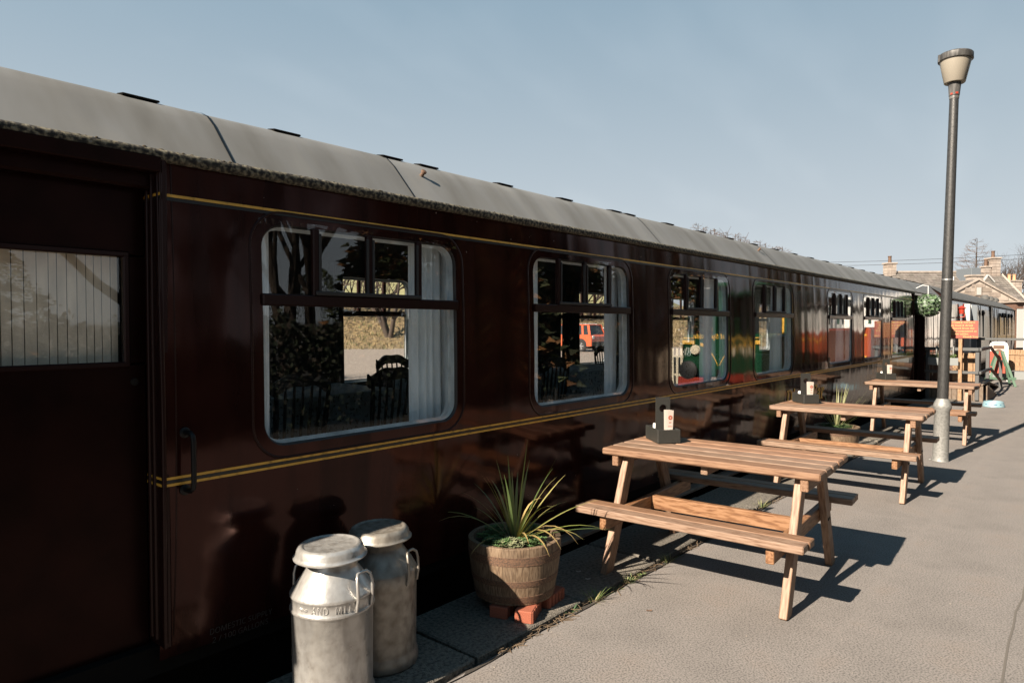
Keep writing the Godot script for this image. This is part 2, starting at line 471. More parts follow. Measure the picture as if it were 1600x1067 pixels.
# ------------------------------------------------------------------ setting
func ground() -> void:
	var b := MB.new()
	b.quad(Vector3(-400, -1.0, 300), Vector3(400, -1.0, 300), Vector3(400, -1.0, -500), Vector3(-400, -1.0, -500))
	struct("ground", b, M.ballast)
	b = MB.new()
	var rows := []
	for zi in 40:
		var row := []
		for xi in 9:
			row.append(Vector3([-4.6, -4.9, -5.4, -8.0, -16.0, -26.0, -33.0, -60.0, -90.0][xi], [-1.0, -0.5, -0.06, 0.0, 0.0, 0.0, 0.0, 0.0, 0.0][xi], 60.0 - zi * 6.0))
		rows.append(row)
	b.grid(rows, false, false)
	struct("gravel_yard", b, M.gravel)
	# the dry bank beyond the yard and the pale hill behind it
	b = MB.new()
	rows = []
	var nz := FastNoiseLite.new()
	nz.seed = 4
	nz.frequency = 0.12
	for i in 26:
		var row := []
		for j in 70:
			var along := -80.0 + j * 2.4
			var f := i / 25.0
			var up := 3.6 * smoothstep(0.0, 1.0, f) + 0.45 * nz.get_noise_2d(along * 2.0, i * 2.2) * minf(1.0, f * 5.0)
			row.append(yard(46.0 + 24.0 * f, along) + Vector3(0, up - 0.05, 0))
		rows.append(row)
	b.grid(rows, false, true)
	struct("bank", b, M.earth)
	b = MB.new()
	rows = []
	for i in 20:
		var row := []
		for j in 40:
			var px := -900.0 + j * 51.0
			var f := i / 19.0
			var p := spot(px, 68.0 + 130.0 * f)
			row.append(p + Vector3(0, 3.3 + 17.0 * pow(f, 0.8) * (1.0 - smoothstep(950.0, 1090.0, px)) + 1.5 * nz.get_noise_2d(px * 0.03, i), 0))
		rows.append(row)
	b.grid(rows, false, true)
	struct("hill", b, M.pasture)
	# dry grass on the bank
	b = MB.new()
	b.tinted = true
	for k in 8000:
		var f := pow(rng.randf(), 1.3)
		var p := yard(46.3 + 22.0 * f, rng.randf_range(-46.0, 30.0)) + Vector3(0, 3.6 * smoothstep(0.0, 1.0, f) - 0.1, 0)
		var t := rng.randf_range(0.5, 1.1)
		b.col = Color(0.24 * t, 0.19 * t, 0.11 * t) if rng.randf() < 0.8 else Color(0.12 * t, 0.13 * t, 0.05 * t)
		for q in 3:
			var d := Vector3(rng.randf_range(-0.25, 0.25), rng.randf_range(0.15, 0.5), rng.randf_range(-0.25, 0.25))
			var s := Vector3(rng.randf_range(-1, 1), 0, rng.randf_range(-1, 1)).normalized() * 0.03
			b.tri(p - s, p + s, p + d)
	var g := obj("dry_grass", b, M.needles)
	tag(g, "dry straw coloured grass on the bank seen through the coach windows", "grass")
	g.set_meta("kind", "stuff")
	# platform: tarmac, slabs, gravel joint
	var plat := Node3D.new()
	plat.name = "platform"
	plat.set_meta("kind", "structure")
	add_child(plat, true)
	b = MB.new()
	rows = []
	for i in 60:
		var row := []
		var z := 14.0 - pow(i / 59.0, 1.6) * 150.0
		for x in [0.592, 0.61, 0.66, 0.75, 1.0, 1.6, 2.5, 6.0, 14.0, 40.0, 120.0]:
			row.append(Vector3(x + (0.012 * sin(z * 5.1) + 0.01 * sin(z * 13.7) if x < 0.7 else 0.0), (-0.035 if x < 0.6 else (-0.008 if x < 0.63 else 0.0)), z))
		rows.append(row)
	b.grid(rows, false, true)
	obj("tarmac", b, M.tarmac, plat)
	b = MB.new()
	b.box(Vector3(60.3, -0.55, -68.0), Vector3(120.4, 0.99, 164.0))
	obj("retaining_wall", b, M.under, plat)
	b = MB.new()
	rows = []
	for i in 220:
		var z := 3.0 - i * 0.12
		rows.append([Vector3(0.555, -0.030, z), Vector3(0.59, -0.014 + 0.006 * sin(z * 21.0), z), Vector3(0.625 + 0.012 * sin(z * 7.3), 0.0035, z)])
	b.grid(rows, false, true)
	obj("dirt_joint", b, M.crack, plat)
	b = MB.new()
	rows = []
	for i in 120:
		var z := 3.0 - i * 0.25
		var x := 2.52 + 0.008 * sin(z * 3.1) + 0.005 * sin(z * 11.0)
		rows.append([Vector3(x - 0.005, 0.003, z), Vector3(x + 0.005, 0.003, z)])
	b.grid(rows, false, true)
	obj("tarmac_seam", b, mat(lin(0.09, 0.08, 0.07), 1.0), plat)
	for i in 30:
		var z := 1.21 - 0.895 * i
		b = MB.new()
		var w := 0.895 - rng.randf_range(0.012, 0.024)
		b.box(Vector3(0.29 + rng.randf_range(-0.006, 0.004), 0.0, z - 0.4475), Vector3(0.572, 0.06, w), 0.008, Basis(Vector3.FORWARD, rng.randf_range(-0.008, 0.008)) * Basis(Vector3.RIGHT, rng.randf_range(-0.006, 0.006)))
		obj("slab", b, M.slab[i % 4], plat, Vector3(0, rng.randf_range(-0.018, -0.010), 0))


# a point of the yard behind the coach: distance from the photograph's spot across the yard, and along it
func yard(far: float, along: float) -> Vector3:
	return Vector3(2.8, 0, 0) + Vector3(-0.78, 0, -0.63) * (far + 0.0) + Vector3(0.63, 0, -0.78) * (along * -1.0) * -1.0


func prof(y: float) -> float:
	if y > 1.2:
		return -0.030 * pow((y - 1.2) / 1.1, 2.0)
	return -0.055 * pow((1.2 - y) / 0.9, 2.0)


func sheet(b: MB, z0: float, z1: float, y0: float, y1: float, ny: int, off := 0.0, nzs := 1) -> void:
	var rows := []
	for i in ny + 1:
		var y := lerpf(y0, y1, float(i) / ny)
		var row := []
		for j in nzs + 1:
			row.append(Vector3(prof(y) + off, y, lerpf(z0, z1, float(j) / nzs)))
		rows.append(row)
	b.grid(rows)


func contour(hz: float, y0: float, y1: float, r: float, grow := 0.0) -> Array:
	var out := []
	var hy := (y1 - y0) * 0.5 + grow
	var hh := hz + grow
	var rr := r + grow
	var cy := (y0 + y1) * 0.5
	for k in 4:
		var sa: float = [1, -1, -1, 1][k]
		var sb: float = [1, 1, -1, -1][k]
		for i in 9:
			var a := PI * 0.5 * (k + i / 8.0)
			out.append(Vector2(sa * (hh - rr) + rr * cos(a), cy + sb * (hy - rr) + rr * sin(a)))
		for i in range(1, 4):
			var f := i / 4.0
			var p := Vector2(sa * (hh - rr) + rr * cos(PI * 0.5 * (k + 1)), cy + sb * (hy - rr) + rr * sin(PI * 0.5 * (k + 1)))
			var kn := (k + 1) % 4
			var q := Vector2([1, -1, -1, 1][kn] * (hh - rr) + rr * cos(PI * 0.5 * (k + 1)), cy + [1, 1, -1, -1][kn] * (hy - rr) + rr * sin(PI * 0.5 * (k + 1)))
			out.append(p.lerp(q, f))
	return out


const WY0 := 1.067
const WY1 := 2.080
const HZ := 0.609


func bay_panel(off: float, lo: float, hi: float) -> MB:
	var b := MB.new()
	var H := LEN * 0.5
	sheet(b, H, -H, lo, 0.99, 8, off)
	sheet(b, H, -H, 2.16, hi, 3, off)
	var inner := contour(HZ, WY0, WY1, 0.11)
	var cy := (WY0 + WY1) * 0.5
	var hy := (WY1 - WY0) * 0.5
	var outer := []
	for p in inner:
		var q: Vector2 = p - Vector2(0, cy)
		var s := maxf(absf(q.x) / HZ, absf(q.y) / hy)
		var o := Vector2(q.x / s / HZ * H, 0)
		o.y = (q.y / s / hy) * (2.16 - cy if q.y > 0 else cy - 0.99) + cy
		outer.append(o)
	for sx in [-1.0, 1.0]:
		for yy in [0.99, 2.16]:
			var best := 0
			for i in outer.size():
				if outer[i].distance_to(Vector2(sx * H, yy)) < outer[best].distance_to(Vector2(sx * H, yy)):
					best = i
			outer[best] = Vector2(sx * H, yy)
	var rows := []
	for t in [1.0, 0.55, 0.25, 0.08, 0.0]:
		var row := []
		for i in inner.size():
			var p: Vector2 = inner[i].lerp(outer[i], t)
			row.append(Vector3(prof(p.y) + off, p.y, -p.x))
		rows.append(row)
	b.grid(rows, true)
	return b


func ring(x0: float, x1: float, g0 := 0.0, g1 := 0.0) -> MB:
	var b := MB.new()
	var ca := contour(HZ, WY0, WY1, 0.11, g0)
	var cb := contour(HZ, WY0, WY1, 0.11, g1)
	var ra := []
	var rb := []
	for i in ca.size():
		ra.append(Vector3(prof(ca[i].y) + x0, ca[i].y, -ca[i].x))
		rb.append(Vector3(prof(cb[i].y) + x1, cb[i].y, -cb[i].x))
	b.grid([ra, rb], true)
	return b


func plate(z0: float, z1: float, y0: float, y1: float, x: float) -> MB:
	var b := MB.new()
	b.box(Vector3(x - 0.003, (y0 + y1) * 0.5, (z0 + z1) * 0.5), Vector3(0.006, y1 - y0, absf(z1 - z0)))
	return b


func pleats(z0: float, z1: float, y0: float, y1: float, x: float, n: float, amp: float, sd: int, gather := 0.0) -> MB:
	var b := MB.new()
	var rows := []
	for i in 15:
		var y := lerpf(y0, y1, i / 14.0)
		var row := []
		for j in 49:
			var f := j / 48.0
			var a := amp * (0.7 + 0.3 * sin(sd + f * 9.0)) * (1.0 + 0.25 * sin(y * 2.0 + f * 7.0))
			var z := lerpf(z0, z1, f)
			z = lerpf(z, z1, gather * exp(-pow((y - 1.45) / 0.25, 2.0)) * (1.0 - f))
			row.append(Vector3(x + a * sin(f * n * TAU + sd + 0.5 * sin(y * 1.7 + f * 3.0)), y, z))
		rows.append(row)
	b.grid(rows)
	return b


func coach() -> void:
	var c := thing("dining_coach", "long glossy maroon dining coach with gold lining, grey roof and curtained windows", "railway carriage")
	var outer := bay_panel(0.0, 0.25, 2.285).mesh()
	var inner := bay_panel(-0.095, 0.36, 2.34).mesh()
	var rim := ring(0.0, -0.016, 0.0, -0.010).mesh()
	var sill := ring(-0.017, -0.098, -0.004, 0.0).mesh()
	var trim := ring(-0.055, -0.055, 0.012, -0.022).mesh()
	var bead := MB.new()
	var ps := []
	for p in contour(HZ, WY0, WY1, 0.11, 0.055):
		ps.append(Vector3(prof(p.y), p.y, -p.x))
	ps.append(ps[0])
	ps.append(ps[1])
	var rs := []
	for p in ps:
		rs.append(0.0065)
	bead.tube(ps, rs, 6, false)
	var bead_m := bead.mesh()
	var tr := MB.new()
	tr.box(Vector3(-0.008, 1.735, 0), Vector3(0.036, 0.054, HZ * 2.0 + 0.012), 0.006)
	var tr_m := tr.mesh()
	var mull := MB.new()
	mull.box(Vector3(-0.010, 1.905, 0), Vector3(0.030, 0.345, 0.036), 0.005)
	var mull_m := mull.mesh()
	var slide := MB.new()
	slide.box(Vector3(0.004, 1.772, 0.010), Vector3(0.022, 0.020, 0.668), 0.003)
	for z in [0.318, 0.037, 0.001, -0.298]:
		slide.box(Vector3(0.003, 1.915, z), Vector3(0.016, 0.28, 0.014), 0.003)
	var slide_m := slide.mesh()
	var pane_edges := [[0.62, 0.33], [0.34, 0.012], [0.026, -0.322], [-0.310, -0.62]]
	var cur_l := pleats(0.62, 0.50, 1.0, 2.2, -0.135, 2.0, 0.012, 5).mesh()
	var cur_l2 := pleats(0.62, 0.40, 1.0, 2.2, -0.135, 3.0, 0.012, 4).mesh()
	var far_l := pleats(-0.27, -0.66, 0.9, 2.2, -0.16, 5.0, 0.03, 3).mesh()
	var far_r := pleats(0.64, 0.56, 1.05, 2.2, -0.14, 2.0, 0.015, 4).mesh()
	for side in 2:
		for i in BAYS.size():
			var zc: float = BAYS[i]
			var at := Vector3(0, 0, zc) if side == 0 else Vector3(-2.74, 0, zc)
			var turn := 0.0 if side == 0 else PI
			obj("side_panel", outer, M.maroon, c, at, turn)
			obj("inner_lining", inner, M.lining, c, at, turn)
			var w := obj("window", rim, M.rubber, c, at, turn)
			obj("inner_frame", sill, M.white, w)
			obj("inner_trim", trim, M.white, w)
			if side == 0:
				obj("moulding", bead_m, M.maroon_trim, w)
				obj("sliding_frame", slide_m, M.rubber, w)
			obj("transom", tr_m, M.maroon_trim, w)
			for z in [0.336, 0.019, -0.316]:
				obj("mullion", mull_m, M.maroon_trim, w, Vector3(0, 0, z))
			var lp := obj("pane", plate(0.62, -0.62, 1.05, 1.72, -0.017), M.glass, w)
			lp.rotation = Vector3(0, rng.randf_range(-0.004, 0.004), rng.randf_range(-0.003, 0.003))
			for e in pane_edges:
				var up := obj("pane", plate(e[0], e[1], 1.72, 2.10, -0.018), M.glass, w)
				up.rotation.y = rng.randf_range(-0.006, 0.006)
			if side == 0:
				obj("curtain", pleats(-0.66, [-0.36, -0.46, -0.27, -0.30, -0.33, -0.30, -0.33][i], 1.0, 2.2, -0.15, 5.0, 0.022, 2 + i), M.curtain, c, at)
				obj("curtain", cur_l if i == 0 else cur_l2, M.curtain, c, at)
			else:
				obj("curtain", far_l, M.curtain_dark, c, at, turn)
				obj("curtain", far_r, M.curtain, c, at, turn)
	# plain lengths of side between the window bays
	for seg in [[-1.16, -1.2355], [-9.0015, -9.7885], [-15.6215, -16.10], [-17.26, -19.36]]:
		for side in 2:
			var b := MB.new()
			var mid: float = (seg[0] + seg[1]) * 0.5
			var hl: float = absf(seg[0] - seg[1]) * 0.5
			sheet(b, hl, -hl, 0.25, 2.285, 14)
			obj("side_panel", b, M.maroon, c, Vector3(0 if side == 0 else -2.74, 0, mid), 0.0 if side == 0 else PI)
			b = MB.new()
			sheet(b, hl, -hl, 0.36, 2.34, 4, -0.095)
			obj("inner_lining", b, M.lining, c, Vector3(0 if side == 0 else -2.74, 0, mid), 0.0 if side == 0 else PI)
	var b := MB.new()
	sheet(b, 1.0, -2.2, 0.33, 2.285, 10)
	obj("side_panel", b, M.maroon, c, Vector3(-2.74, 0, -0.1), PI)
	b = MB.new()
	sheet(b, 1.5, -0.40, 0.25, 2.285, 14)
	obj("side_panel", b, M.maroon, c)
	b = MB.new()
	b.box(Vector3(-0.09, 1.30, -0.395), Vector3(0.17, 1.97, 0.012), 0.002)
	obj("door_jamb", b, M.maroon_trim, c)
	# near vestibule: recessed door with a blind
	b = MB.new()
	b.box(Vector3(-0.09, 1.30, -1.165), Vector3(0.17, 1.97, 0.012), 0.002)
	b.box(Vector3(-0.03, 1.30, -1.176), Vector3(0.055, 1.97, 0.026), 0.006)
	b.tube([Vector3(-0.004, 0.34, -1.163), Vector3(0.0, 1.2, -1.163), Vector3(-0.028, 2.28, -1.163)], [0.010, 0.010, 0.010], 8)
	b.tube([Vector3(-0.075, 0.34, -1.160), Vector3(-0.075, 2.24, -1.160)], [0.012, 0.012], 8)
	b.tube([Vector3(-0.12, 0.34, -1.160), Vector3(-0.12, 2.24, -1.160)], [0.012, 0.012], 8)
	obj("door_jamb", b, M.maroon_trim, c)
	b = MB.new()
	b.box(Vector3(-0.09, 2.255, -0.2), Vector3(0.19, 0.06, 1.93), 0.004)
	b.box(Vector3(-0.10, 2.20, -0.2), Vector3(0.06, 0.07, 1.92), 0.01)
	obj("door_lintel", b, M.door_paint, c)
	var dx := -0.165
	var door := MB.new()
	door.box(Vector3(dx, 0.86, -0.45), Vector3(0.04, 1.20, 1.41), 0.003)
	door.box(Vector3(dx, 2.04, -0.45), Vector3(0.04, 0.27, 1.41), 0.003)
	door.box(Vector3(dx, 1.6825, -1.12), Vector3(0.04, 0.43, 0.085), 0.003)
	door.box(Vector3(dx, 1.6825, 0.22), Vector3(0.04, 0.43, 0.085), 0.003)
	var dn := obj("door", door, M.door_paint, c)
	b = MB.new()
	for e in [[Vector3(dx + 0.02, 1.462, -0.45), Vector3(0.022, 0.024, 1.29)], [Vector3(dx + 0.02, 1.904, -0.45), Vector3(0.022, 0.024, 1.29)], [Vector3(dx + 0.02, 1.683, -1.083), Vector3(0.02, 0.44, 0.024)]]:
		b.box(e[0], e[1], 0.005)
	obj("window_frame", b, M.maroon_trim, dn)
	obj("pane", plate(0.2, -1.08, 1.46, 1.905, dx + 0.005), M.glass, dn)
	b = MB.new()
	b.lathe([Vector2(0.0, 0.004), Vector2(0.014, 0.004), Vector2(0.016, 0.0)], 16, Vector3(dx + 0.021, 1.39, -1.11), Basis(Vector3.BACK, -PI * 0.5))
	obj("door_lock", b, M.bolt, dn)
	var zs := -0.36
	while zs > -1.07:
		var wd := rng.randf_range(0.026, 0.044)
		b = MB.new()
		b.box(Vector3(dx - 0.045, 1.683, zs - wd * 0.5), Vector3(0.004, 0.46, wd - (0.003 if rng.randf() < 0.8 else 0.006)), 0.0, Basis(Vector3.UP, rng.randf_range(-0.10, 0.10)))
		obj("blind_slat", b, M.blind, dn)
		zs -= wd
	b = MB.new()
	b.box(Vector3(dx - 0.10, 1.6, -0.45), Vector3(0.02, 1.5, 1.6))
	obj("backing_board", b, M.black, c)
	# grab handle, panel bead
	b = MB.new()
	b.tube([Vector3(-0.01, 1.182, -1.245), Vector3(0.05, 1.185, -1.245), Vector3(0.066, 1.172, -1.248), Vector3(0.068, 1.15, -1.25), Vector3(0.068, 0.985, -1.25), Vector3(0.064, 0.962, -1.248), Vector3(0.05, 0.95, -1.245), Vector3(-0.01, 0.947, -1.245)], [0.011, 0.0105, 0.0105, 0.0105, 0.0105, 0.0105, 0.0105, 0.011], 10)
	for y in [1.182, 0.947]:
		b.lathe([Vector2(0.022, 0.0), Vector2(0.022, 0.006), Vector2(0.016, 0.010), Vector2(0.0, 0.011)], 16, Vector3(prof(y), y, -1.245), Basis(Vector3.BACK, -PI * 0.5))
	obj("grab_handle", b, M.black, c)
	b = MB.new()
	var line := []
	var lr := []
	for i in 12:
		var y := lerpf(0.34, 2.27, i / 11.0)
		line.append(Vector3(prof(y) - 0.001, y, -1.212))
		lr.append(0.0035)
	b.tube(line, lr, 6)
	obj("panel_bead", b, M.maroon_trim, c)
	# lining-out
	for e in [["gold_line", 0.9705, 0.9815, M.gold], ["black_line", 0.983, 0.9955, M.black_line], ["gold_line", 0.997, 1.008, M.gold], ["black_line", 2.120, 2.1335, M.black_line], ["gold_line", 2.135, 2.1465, M.gold]]:
		b = MB.new()
		sheet(b, -1.158, -16.1, e[1], e[2], 1, 0.003, 40)
		sheet(b, -17.26, -19.3, e[1], e[2], 1, 0.003, 4)
		b.quad(Vector3(0.002, e[1], -1.1585), Vector3(0.002, e[2], -1.1585), Vector3(-0.16, e[2], -1.1565), Vector3(-0.16, e[1], -1.1565))
		obj(e[0], b, e[3], c)
	# gutter with moss
	b = MB.new()
	var rows := []
	var nz := FastNoiseLite.new()
	nz.frequency = 1.1
	nz.seed = 8
	for k in 7:
		var row := []
		for i in 640:
			var z := 1.5 - i * 0.0327
			var w := 0.0014 * nz.get_noise_2d(z * 6.0, k * 3.0)
			var p: Vector2 = [Vector2(-0.05, 2.272), Vector2(-0.010, 2.270), Vector2(-0.002, 2.276), Vector2(0.004, 2.290), Vector2(0.004, 2.306), Vector2(-0.006, 2.316), Vector2(-0.045, 2.326)][k]
			row.append(Vector3(p.x + w, p.y + w * 0.7, z))
		rows.append(row)
	b.grid(rows, false, true)
	obj("gutter", b, M.gutter, c)
	var mm := MultiMesh.new()
	mm.transform_format = MultiMesh.TRANSFORM_3D
	var clump := MB.new()
	clump.lathe([Vector2(1.0, -0.3), Vector2(0.9, 0.25), Vector2(0.5, 0.7), Vector2(0.0, 0.85)], 6)
	mm.mesh = clump.mesh()
	mm.instance_count = 1700
	for i in 1700:
		var z := rng.randf_range(-19.2, 0.7)
		var s := rng.randf_range(0.0014, 0.0040) * (0.15 + maxf(0.0, 0.75 + nz.get_noise_1d(z * 3.0) * 2.2))
		var t := Transform3D(Basis(Vector3.UP, rng.randf() * TAU).scaled(Vector3(s, s * rng.randf_range(0.6, 1.3), s * 1.6)), Vector3(rng.randf_range(-0.036, -0.004), 2.316, z))
		mm.set_instance_transform(i, t)
	var ms := MultiMeshInstance3D.new()
	ms.name = "moss"
	ms.multimesh = mm
	ms.material_override = M.moss
	ms.set_meta("kind", "stuff")
	c.add_child(ms, true)
	# roof sheets, seams, vents
	var seams := [1.5, -1.492, -2.536, -5.35, -8.2, -11.0, -13.8, -16.6, -19.42]
	for k in seams.size() - 1:
		b = MB.new()
		rows = []
		for i in 41:
			var x := -1.37 + 1.338 * cos(PI * i / 40.0)
			var row := []
			for j in 9:
				var z := lerpf(seams[k] - 0.002, seams[k + 1] + 0.002, j / 8.0)
				var dent := 0.004 * nz.get_noise_2d(z * 0.7, x * 0.9 + k)
				row.append(Vector3(x, roof_y(x) + dent, z))
			rows.append(row)
		b.grid(rows, false, true)
		obj("roof_sheet", b, M.roof[k % 3], c)
		if k > 0:
			b = MB.new()
			rows = []
			for i in 41:
				var x := -1.37 + 1.338 * cos(PI * i / 40.0)
				rows.append([Vector3(x, roof_y(x) + 0.0045, seams[k] + 0.005), Vector3(x, roof_y(x) + 0.0045, seams[k] - 0.005)])
			b.grid(rows, false, false)
			obj("roof_seam", b, M.black, c)
	b = MB.new()
	rows = []
	for i in 31:
		var x := -1.37 + 1.315 * cos(PI * i / 30.0)
		rows.append([Vector3(x, roof_y(x) - 0.07, 0.7), Vector3(x, roof_y(x) - 0.07, -19.4)])
	b.grid(rows, false, true)
	obj("ceiling", b, M.ceiling, c)
	var vents := [-1.222, -1.925, -2.615, -2.905, -3.63, -4.36, -5.09, -5.33]
	while vents[-1] > -17.0:
		vents.append(vents[-1] - 0.735)
	for z in vents:
		b = MB.new()
		var vx := -0.36
		var tilt := Basis(Vector3.BACK, -0.16)
		b.box(Vector3(vx, roof_y(vx) - 0.008, z), Vector3(0.06, 0.020, 0.13), 0.006, tilt)
		b.box(Vector3(vx, roof_y(vx) + 0.004, z), Vector3(0.07, 0.010, 0.155), 0.005, tilt)
		obj("roof_vent", b, M.under, c)
	b = MB.new()
	for z in [-2.725, -8.02]:
		b = MB.new()
		var bs := Basis(Vector3.BACK, -0.82)
		var o := Vector3(-0.205, roof_y(-0.205), z)
		b.lathe([Vector2(0.013, -0.01), Vector2(0.011, 0.022), Vector2(0.017, 0.024), Vector2(0.016, 0.036), Vector2(0.0, 0.040)], 8, o, bs)
		obj("roof_stub", b, M.hoop, c)
	# floor, ends, partitions, underframe, step board
	b = MB.new()
	b.box(Vector3(-1.37, 0.355, -9.35), Vector3(2.38, 0.06, 20.0))
	obj("floor", b, M.carpet, c)
	for z in [1.45, -1.20, -15.75, -19.38]:
		b = MB.new()
		var pts := []
		for i in 25:
			var x := -1.37 + 1.32 * cos(PI * i / 24.0)
			pts.append(Vector3(x, minf(roof_y(x) - 0.05, 2.8), z))
		for i in 24:
			for e in [0.012, -0.012]:
				var o := Vector3(0, 0, e)
				b.oq(pts[i] + o, pts[i + 1] + o, Vector3(pts[i + 1].x, 0.36, z) + o, Vector3(pts[i].x, 0.36, z) + o, Vector3(pts[i].x, 1.4, z))
		obj("partition", b, M.maroon_trim if z < -19.0 else M.lining, c)
	b = MB.new()
	b.box(Vector3(-1.37, 0.24, -9.35), Vector3(2.55, 0.12, 20.0))
	b.box(Vector3(-0.26, 0.02, -9.35), Vector3(0.08, 0.30, 20.0))
	for z in [-2.6, -4.4, -14.0, -15.8]:
		b.lathe([Vector2(0.46, -0.06), Vector2(0.46, 0.06), Vector2(0.1, 0.08), Vector2(0, 0.08)], 24, Vector3(-0.55, -0.42, z), Basis(Vector3.BACK, -PI * 0.5))
	b.box(Vector3(-0.45, -0.25, -3.5), Vector3(0.2, 0.25, 2.9), 0.02)
	b.box(Vector3(-0.45, -0.25, -14.9), Vector3(0.2, 0.25, 2.9), 0.02)
	b.box(Vector3(-0.6, -0.25, -8.6), Vector3(0.6, 0.6, 2.4), 0.02)
	obj("underframe", b, M.under, c)
	b = MB.new()
	b.box(Vector3(-0.10, 0.055, -6.0), Vector3(0.12, 0.028, 5.2), 0.004)
	obj("step_board", b, M.deck_flat, c)
	for e in [["DOMESTIC SUPPLY", 0.300, -1.25, 0.026], ["2 / 100 GALLONS", 0.258, -1.25, 0.026]]:
		var t := text(e[0], e[3], 0.001)
		var o := obj("lettering", t, M.letter, c, Vector3(prof(e[1]) + 0.003, e[1], e[2] - 0.26), PI * 0.5)
		o.rotation = Vector3(0.11, PI * 0.5, 0)
	mm = MultiMesh.new()
	mm.transform_format = MultiMesh.TRANSFORM_3D
	clump = MB.new()
	clump.lathe([Vector2(1.0, 0.0), Vector2(0.8, 0.25), Vector2(0.0, 0.3)], 6, Vector3.ZERO, Basis(Vector3.BACK, -PI * 0.5))
	mm.mesh = clump.mesh()
	mm.instance_count = 150
	for i in 150:
		var z := -1.25 - pow(rng.randf(), 0.8) * 14.5
		var y := rng.randf_range(0.3, 0.95) if rng.randf() < 0.45 else (rng.randf_range(2.15, 2.26) if rng.randf() < 0.5 else rng.randf_range(1.05, 2.1))
		for zc in BAYS:
			if y > 0.98 and y < 2.15 and absf(z - zc) < 0.68:
				y = 2.2
		var s := rng.randf_range(0.0012, 0.0038)
		mm.set_instance_transform(i, Transform3D(Basis(Vector3.RIGHT, rng.randf() * TAU).scaled(Vector3(s, s * rng.randf_range(0.6, 1.8), s)), Vector3(prof(y) + 0.0005, y, z)))
	ms = MultiMeshInstance3D.new()
	ms.name = "paint_chips"
	ms.multimesh = mm
	ms.material_override = mat(lin(0.20, 0.17, 0.15), 0.8)
	ms.set_meta("kind", "stuff")
	c.add_child(ms, true)
	obj("lettering", text("Dining Car", 0.21, 0.002, true), M.gold, c, Vector3(prof(0.71) + 0.006, 0.71, -9.22), PI * 0.5).rotation = Vector3(0.06, PI * 0.5, 0)
	# end door, standing open, with the dark vestibule behind
	b = MB.new()
	for z in [-16.09, -17.27]:
		b.box(Vector3(-0.06, 1.30, z), Vector3(0.13, 1.97, 0.02), 0.004)
	b.box(Vector3(-0.06, 2.265, -16.68), Vector3(0.13, 0.05, 1.18), 0.004)
	obj("door_jamb", b, M.maroon_trim, c)
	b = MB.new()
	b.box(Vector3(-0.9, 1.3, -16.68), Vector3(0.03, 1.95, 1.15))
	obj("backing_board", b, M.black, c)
	b = MB.new()
	b.box(Vector3(-0.42, 1.27, -17.22), Vector3(0.62, 1.86, 0.04), 0.008)
	obj("door", b, M.maroon, c)
	for z in [-17.55, -18.35, -18.95]:
		b = MB.new()
		line = []
		lr = []
		for i in 12:
			var y := lerpf(0.34, 2.27, i / 11.0)
			line.append(Vector3(prof(y) - 0.001, y, z))
			lr.append(0.009)
		b.tube(line, lr, 6)
		obj("panel_bead", b, M.maroon_trim, c)


func roof_y(x: float) -> float:
	# a flat cove above the gutter, then a shallow arc over the top
	var u := absf(x + 1.37)
	var arc := 2.743 - 0.137 * u * u
	var cove := 2.579 - 1.115 * (u - 1.092)
	var h := clampf(0.5 + 0.5 * (cove - arc) / 0.05, 0.0, 1.0)
	return lerpf(cove, arc, h) - 0.05 * h * (1.0 - h)


func roof_far_y(x: float) -> float:
	return 2.80 - 0.49 * pow(absf(x + 1.37) / 1.37, 2.4)


func text(s: String, size: float, depth: float, bold := false) -> TextMesh:
	var t := TextMesh.new()
	t.text = s
	var f := SystemFont.new()
	f.font_names = PackedStringArray(["Droid Sans" if not bold else "Droid Serif"])
	if bold:
		f.font_weight = 700
	t.font = f
	t.font_size = 32
	t.pixel_size = size / 24.0
	t.depth = depth
	t.curve_step = 4.0
	return t


# ------------------------------------------------------------------ inside the coach
func chair_proto() -> Node3D:
	var c := thing("dining_chair", "x", "chair")
	var b := MB.new()
	b.box(Vector3(0, 0.445, 0), Vector3(0.43, 0.035, 0.42), 0.015)
	obj("seat", b, M.chair, c)
	# crest along x, behind at z = -0.2
	b = MB.new()
	var rows := []
	for k in 5:
		var row := []
		for i in 25:
			var f := i / 24.0 * 2.0 - 1.0
			var top := 0.915 + 0.028 * cos(f * PI) - 0.012 * cos(f * TAU) + (0.02 if absf(f) > 0.92 else 0.0)
			var z := -0.235 + 0.03 * f * f
			row.append([Vector3(f * 0.215, top - 0.085, z - 0.014), Vector3(f * 0.215, top - 0.085, z + 0.014), Vector3(f * 0.215, top, z + 0.011), Vector3(f * 0.215, top, z - 0.011), Vector3(f * 0.215, top - 0.085, z - 0.014)][k])
		rows.append(row)
	b.grid(rows)
	obj("crest_rail", b, M.chair, c)
	for i in 7:
		var f := (i - 3) / 3.0
		b = MB.new()
		b.tube([Vector3(f * 0.17, 0.455, -0.18), Vector3(f * 0.18, 0.65, -0.21), Vector3(f * 0.19, 0.85, -0.232)], [0.008, 0.011, 0.008] if absf(f) < 0.9 else [0.014, 0.018, 0.013], 6)
		obj("spindle", b, M.chair, c)
	for sx in [-1.0, 1.0]:
		for sz in [-1.0, 1.0]:
			b = MB.new()
			b.tube([Vector3(sx * 0.21, 0.0, sz * 0.205), Vector3(sx * 0.185, 0.22, sz * 0.18), Vector3(sx * 0.16, 0.44, sz * 0.15)], [0.012, 0.019, 0.013], 8)
			obj("leg", b, M.chair, c)
	return c


